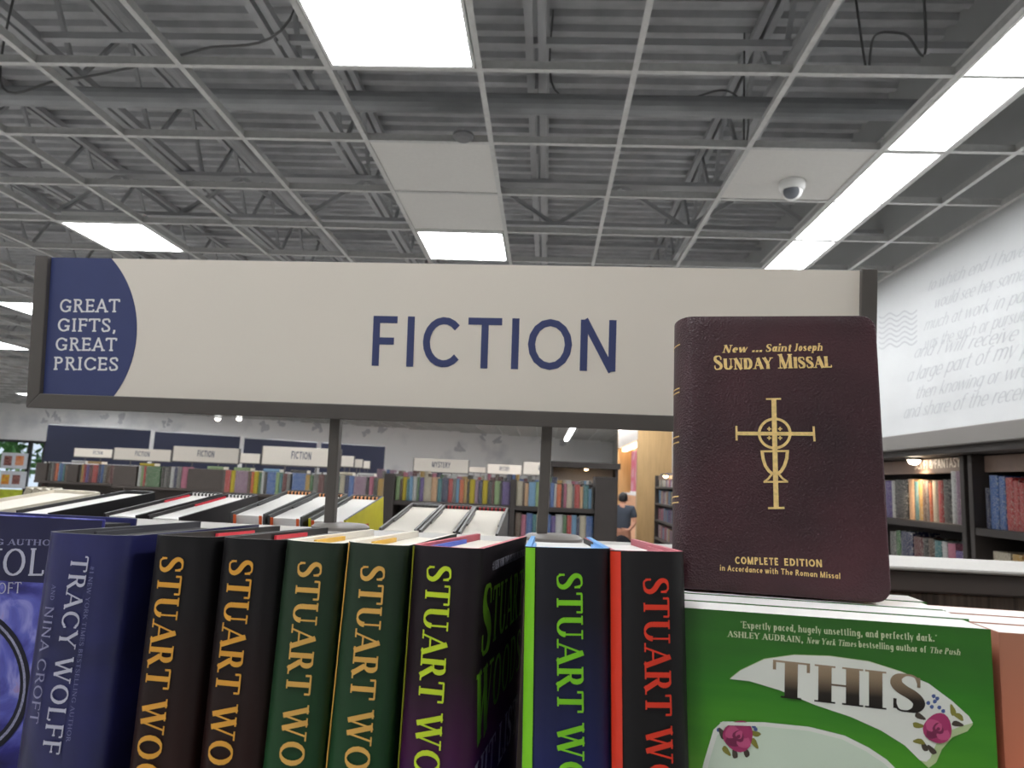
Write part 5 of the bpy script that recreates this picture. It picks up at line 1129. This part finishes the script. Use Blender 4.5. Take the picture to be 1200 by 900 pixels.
for k, (hx, s) in enumerate(((.05, -1), (-.05, 1))):             # fingers of the two hands
    base = 16 if k == 0 else 20
    for j in range(5):
        z0 = (.985 if j == 4 else .972-.014*j)-(.01*k)
        i0 = len(V); V += [(hx, -.19, z0), (hx+s*.035, -.20-.004*j, z0-.004), (hx+s*(.06-.006*abs(j-1)), -.195, z0-.008)]; Eg += [(base, i0), (i0, i0+1), (i0+1, i0+2)]; Rd += [.009, .0085, .007]
skinned('body', V, Eg, Rd, skin)
V = [(0, 0, .86), (0, 0, 1.05), (0, .01, 1.22), (0, 0, 1.345), (.175, 0, 1.345), (.225, -.02, 1.16), (-.175, 0, 1.345), (-.225, -.02, 1.16), (0, .005, 1.40)]
skinned('t_shirt', V, [(0, 1), (1, 2), (2, 3), (3, 4), (4, 5), (3, 6), (6, 7), (3, 8)], [(.172, .135), (.162, .125), (.178, .13), (.145, .11), .07, .068, .07, .068, .06], shirt)
V = [(0, 0, .93), (0, 0, .86), (.10, 0, .80), (.11, .01, .48), (.11, -.01, .07), (-.10, 0, .80), (-.11, .01, .48), (-.11, -.01, .07)]
skinned('trousers', V, [(0, 1), (1, 2), (2, 3), (3, 4), (1, 5), (5, 6), (6, 7)], [(.165, .125), (.165, .125), .10, .075, .062, .10, .075, .062], trous)
for s in (-1, 1):
    mb = MB(); mb.lathe([(.0, .0), (.05, .0), (.052, .03), (.045, .07), (.03, .085), (0, .09)], 20, Matrix.Translation((s*.11, .06, 0)) @ Matrix.Diagonal((1, 2.6, 1, 1))); mb.build('shoe', shoe, pe, smooth=True)
mb = MB(); cap_ = [(0, .0)]
prof_ = [(.0, .125)]+[(.097*math.sin(a), .125*math.cos(a)-.0) for a in [math.pi*k/14 for k in range(1, 10)]]
mb.lathe(prof_, 24, Matrix.Translation((0, .015, 1.535)) @ rot(x=math.radians(14)) @ Matrix.Diagonal((.92, 1.08, .88, 1))); hr = mb.build('hair', hairm, pe, smooth=True); so_ = hr.modifiers.new('th', 'SOLIDIFY'); so_.thickness = .012
for s in (-1, 1): MB().lathe([(0, -.006), (.02, -.005), (.027, 0), (.02, .006), (0, .004)], 16, Matrix.Translation((s*.088, .02, 1.505)) @ rot(y=math.pi/2) @ Matrix.Diagonal((1.2, .7, 1, 1))).build('ear', skin, pe, smooth=True)
# face (turned away): nose, brows, eyes, mouth
MB().lathe([(0, .03), (.012, .012), (.017, -.012), (0, -.02)], 12, Matrix.Translation((0, .118, 1.50))).build('nose', skin, pe, smooth=True)
for s in (-1, 1): MB().lathe([(0, -.008), (.009, -.004), (.011, 0), (.009, .004), (0, .008)], 12, Matrix.Translation((s*.032, .104, 1.525))).build('eye', mat('eye_white', (230, 228, 224), .3), pe, smooth=True)
MB().tube([(-.024, .103, 1.46), (0, .112, 1.458), (.024, .103, 1.46)], .005, 8).build('mouth', mat('lips', (160, 90, 84), .5), pe, smooth=True)
# ---------------------------------------------------------------- pieces of parts go one level deeper
NEST = {'jacket_flap': 'jacket', 'jacket_stripe': 'jacket', 'board_edge': 'jacket', 'print_block': 'jacket', 'print_marks': 'jacket', 'headband': 'pages', 'rose_print': 'front_cover', 'plate_print': 'front_cover',
        'title_band': 'front_cover', 'ring_print': 'front_cover', 'cross_emblem': 'cover', 'spine_rules': 'cover', 'blue_decal': 'panel', 'tinted_window': 'dome_ring'}
base = lambda o: o.name.split('.')[0]
for root in [o for o in COL.objects if o.parent is None]:
    kids = list(root.children); by = {base(k): k for k in kids}; posts = [k for k in kids if base(k) == 'post']
    for k in kids:
        n = base(k); tgt = NEST.get(n)
        if n == 'lettering': tgt = next((q for q in ('jacket', 'front_cover', 'cover', 'panel', 'header') if q in by), None)
        if tgt in by: k.parent = by[tgt]
    for p_, f_ in zip(posts, [k for k in kids if base(k) == 'foot']): f_.parent = p_
bpy.context.view_layer.update()
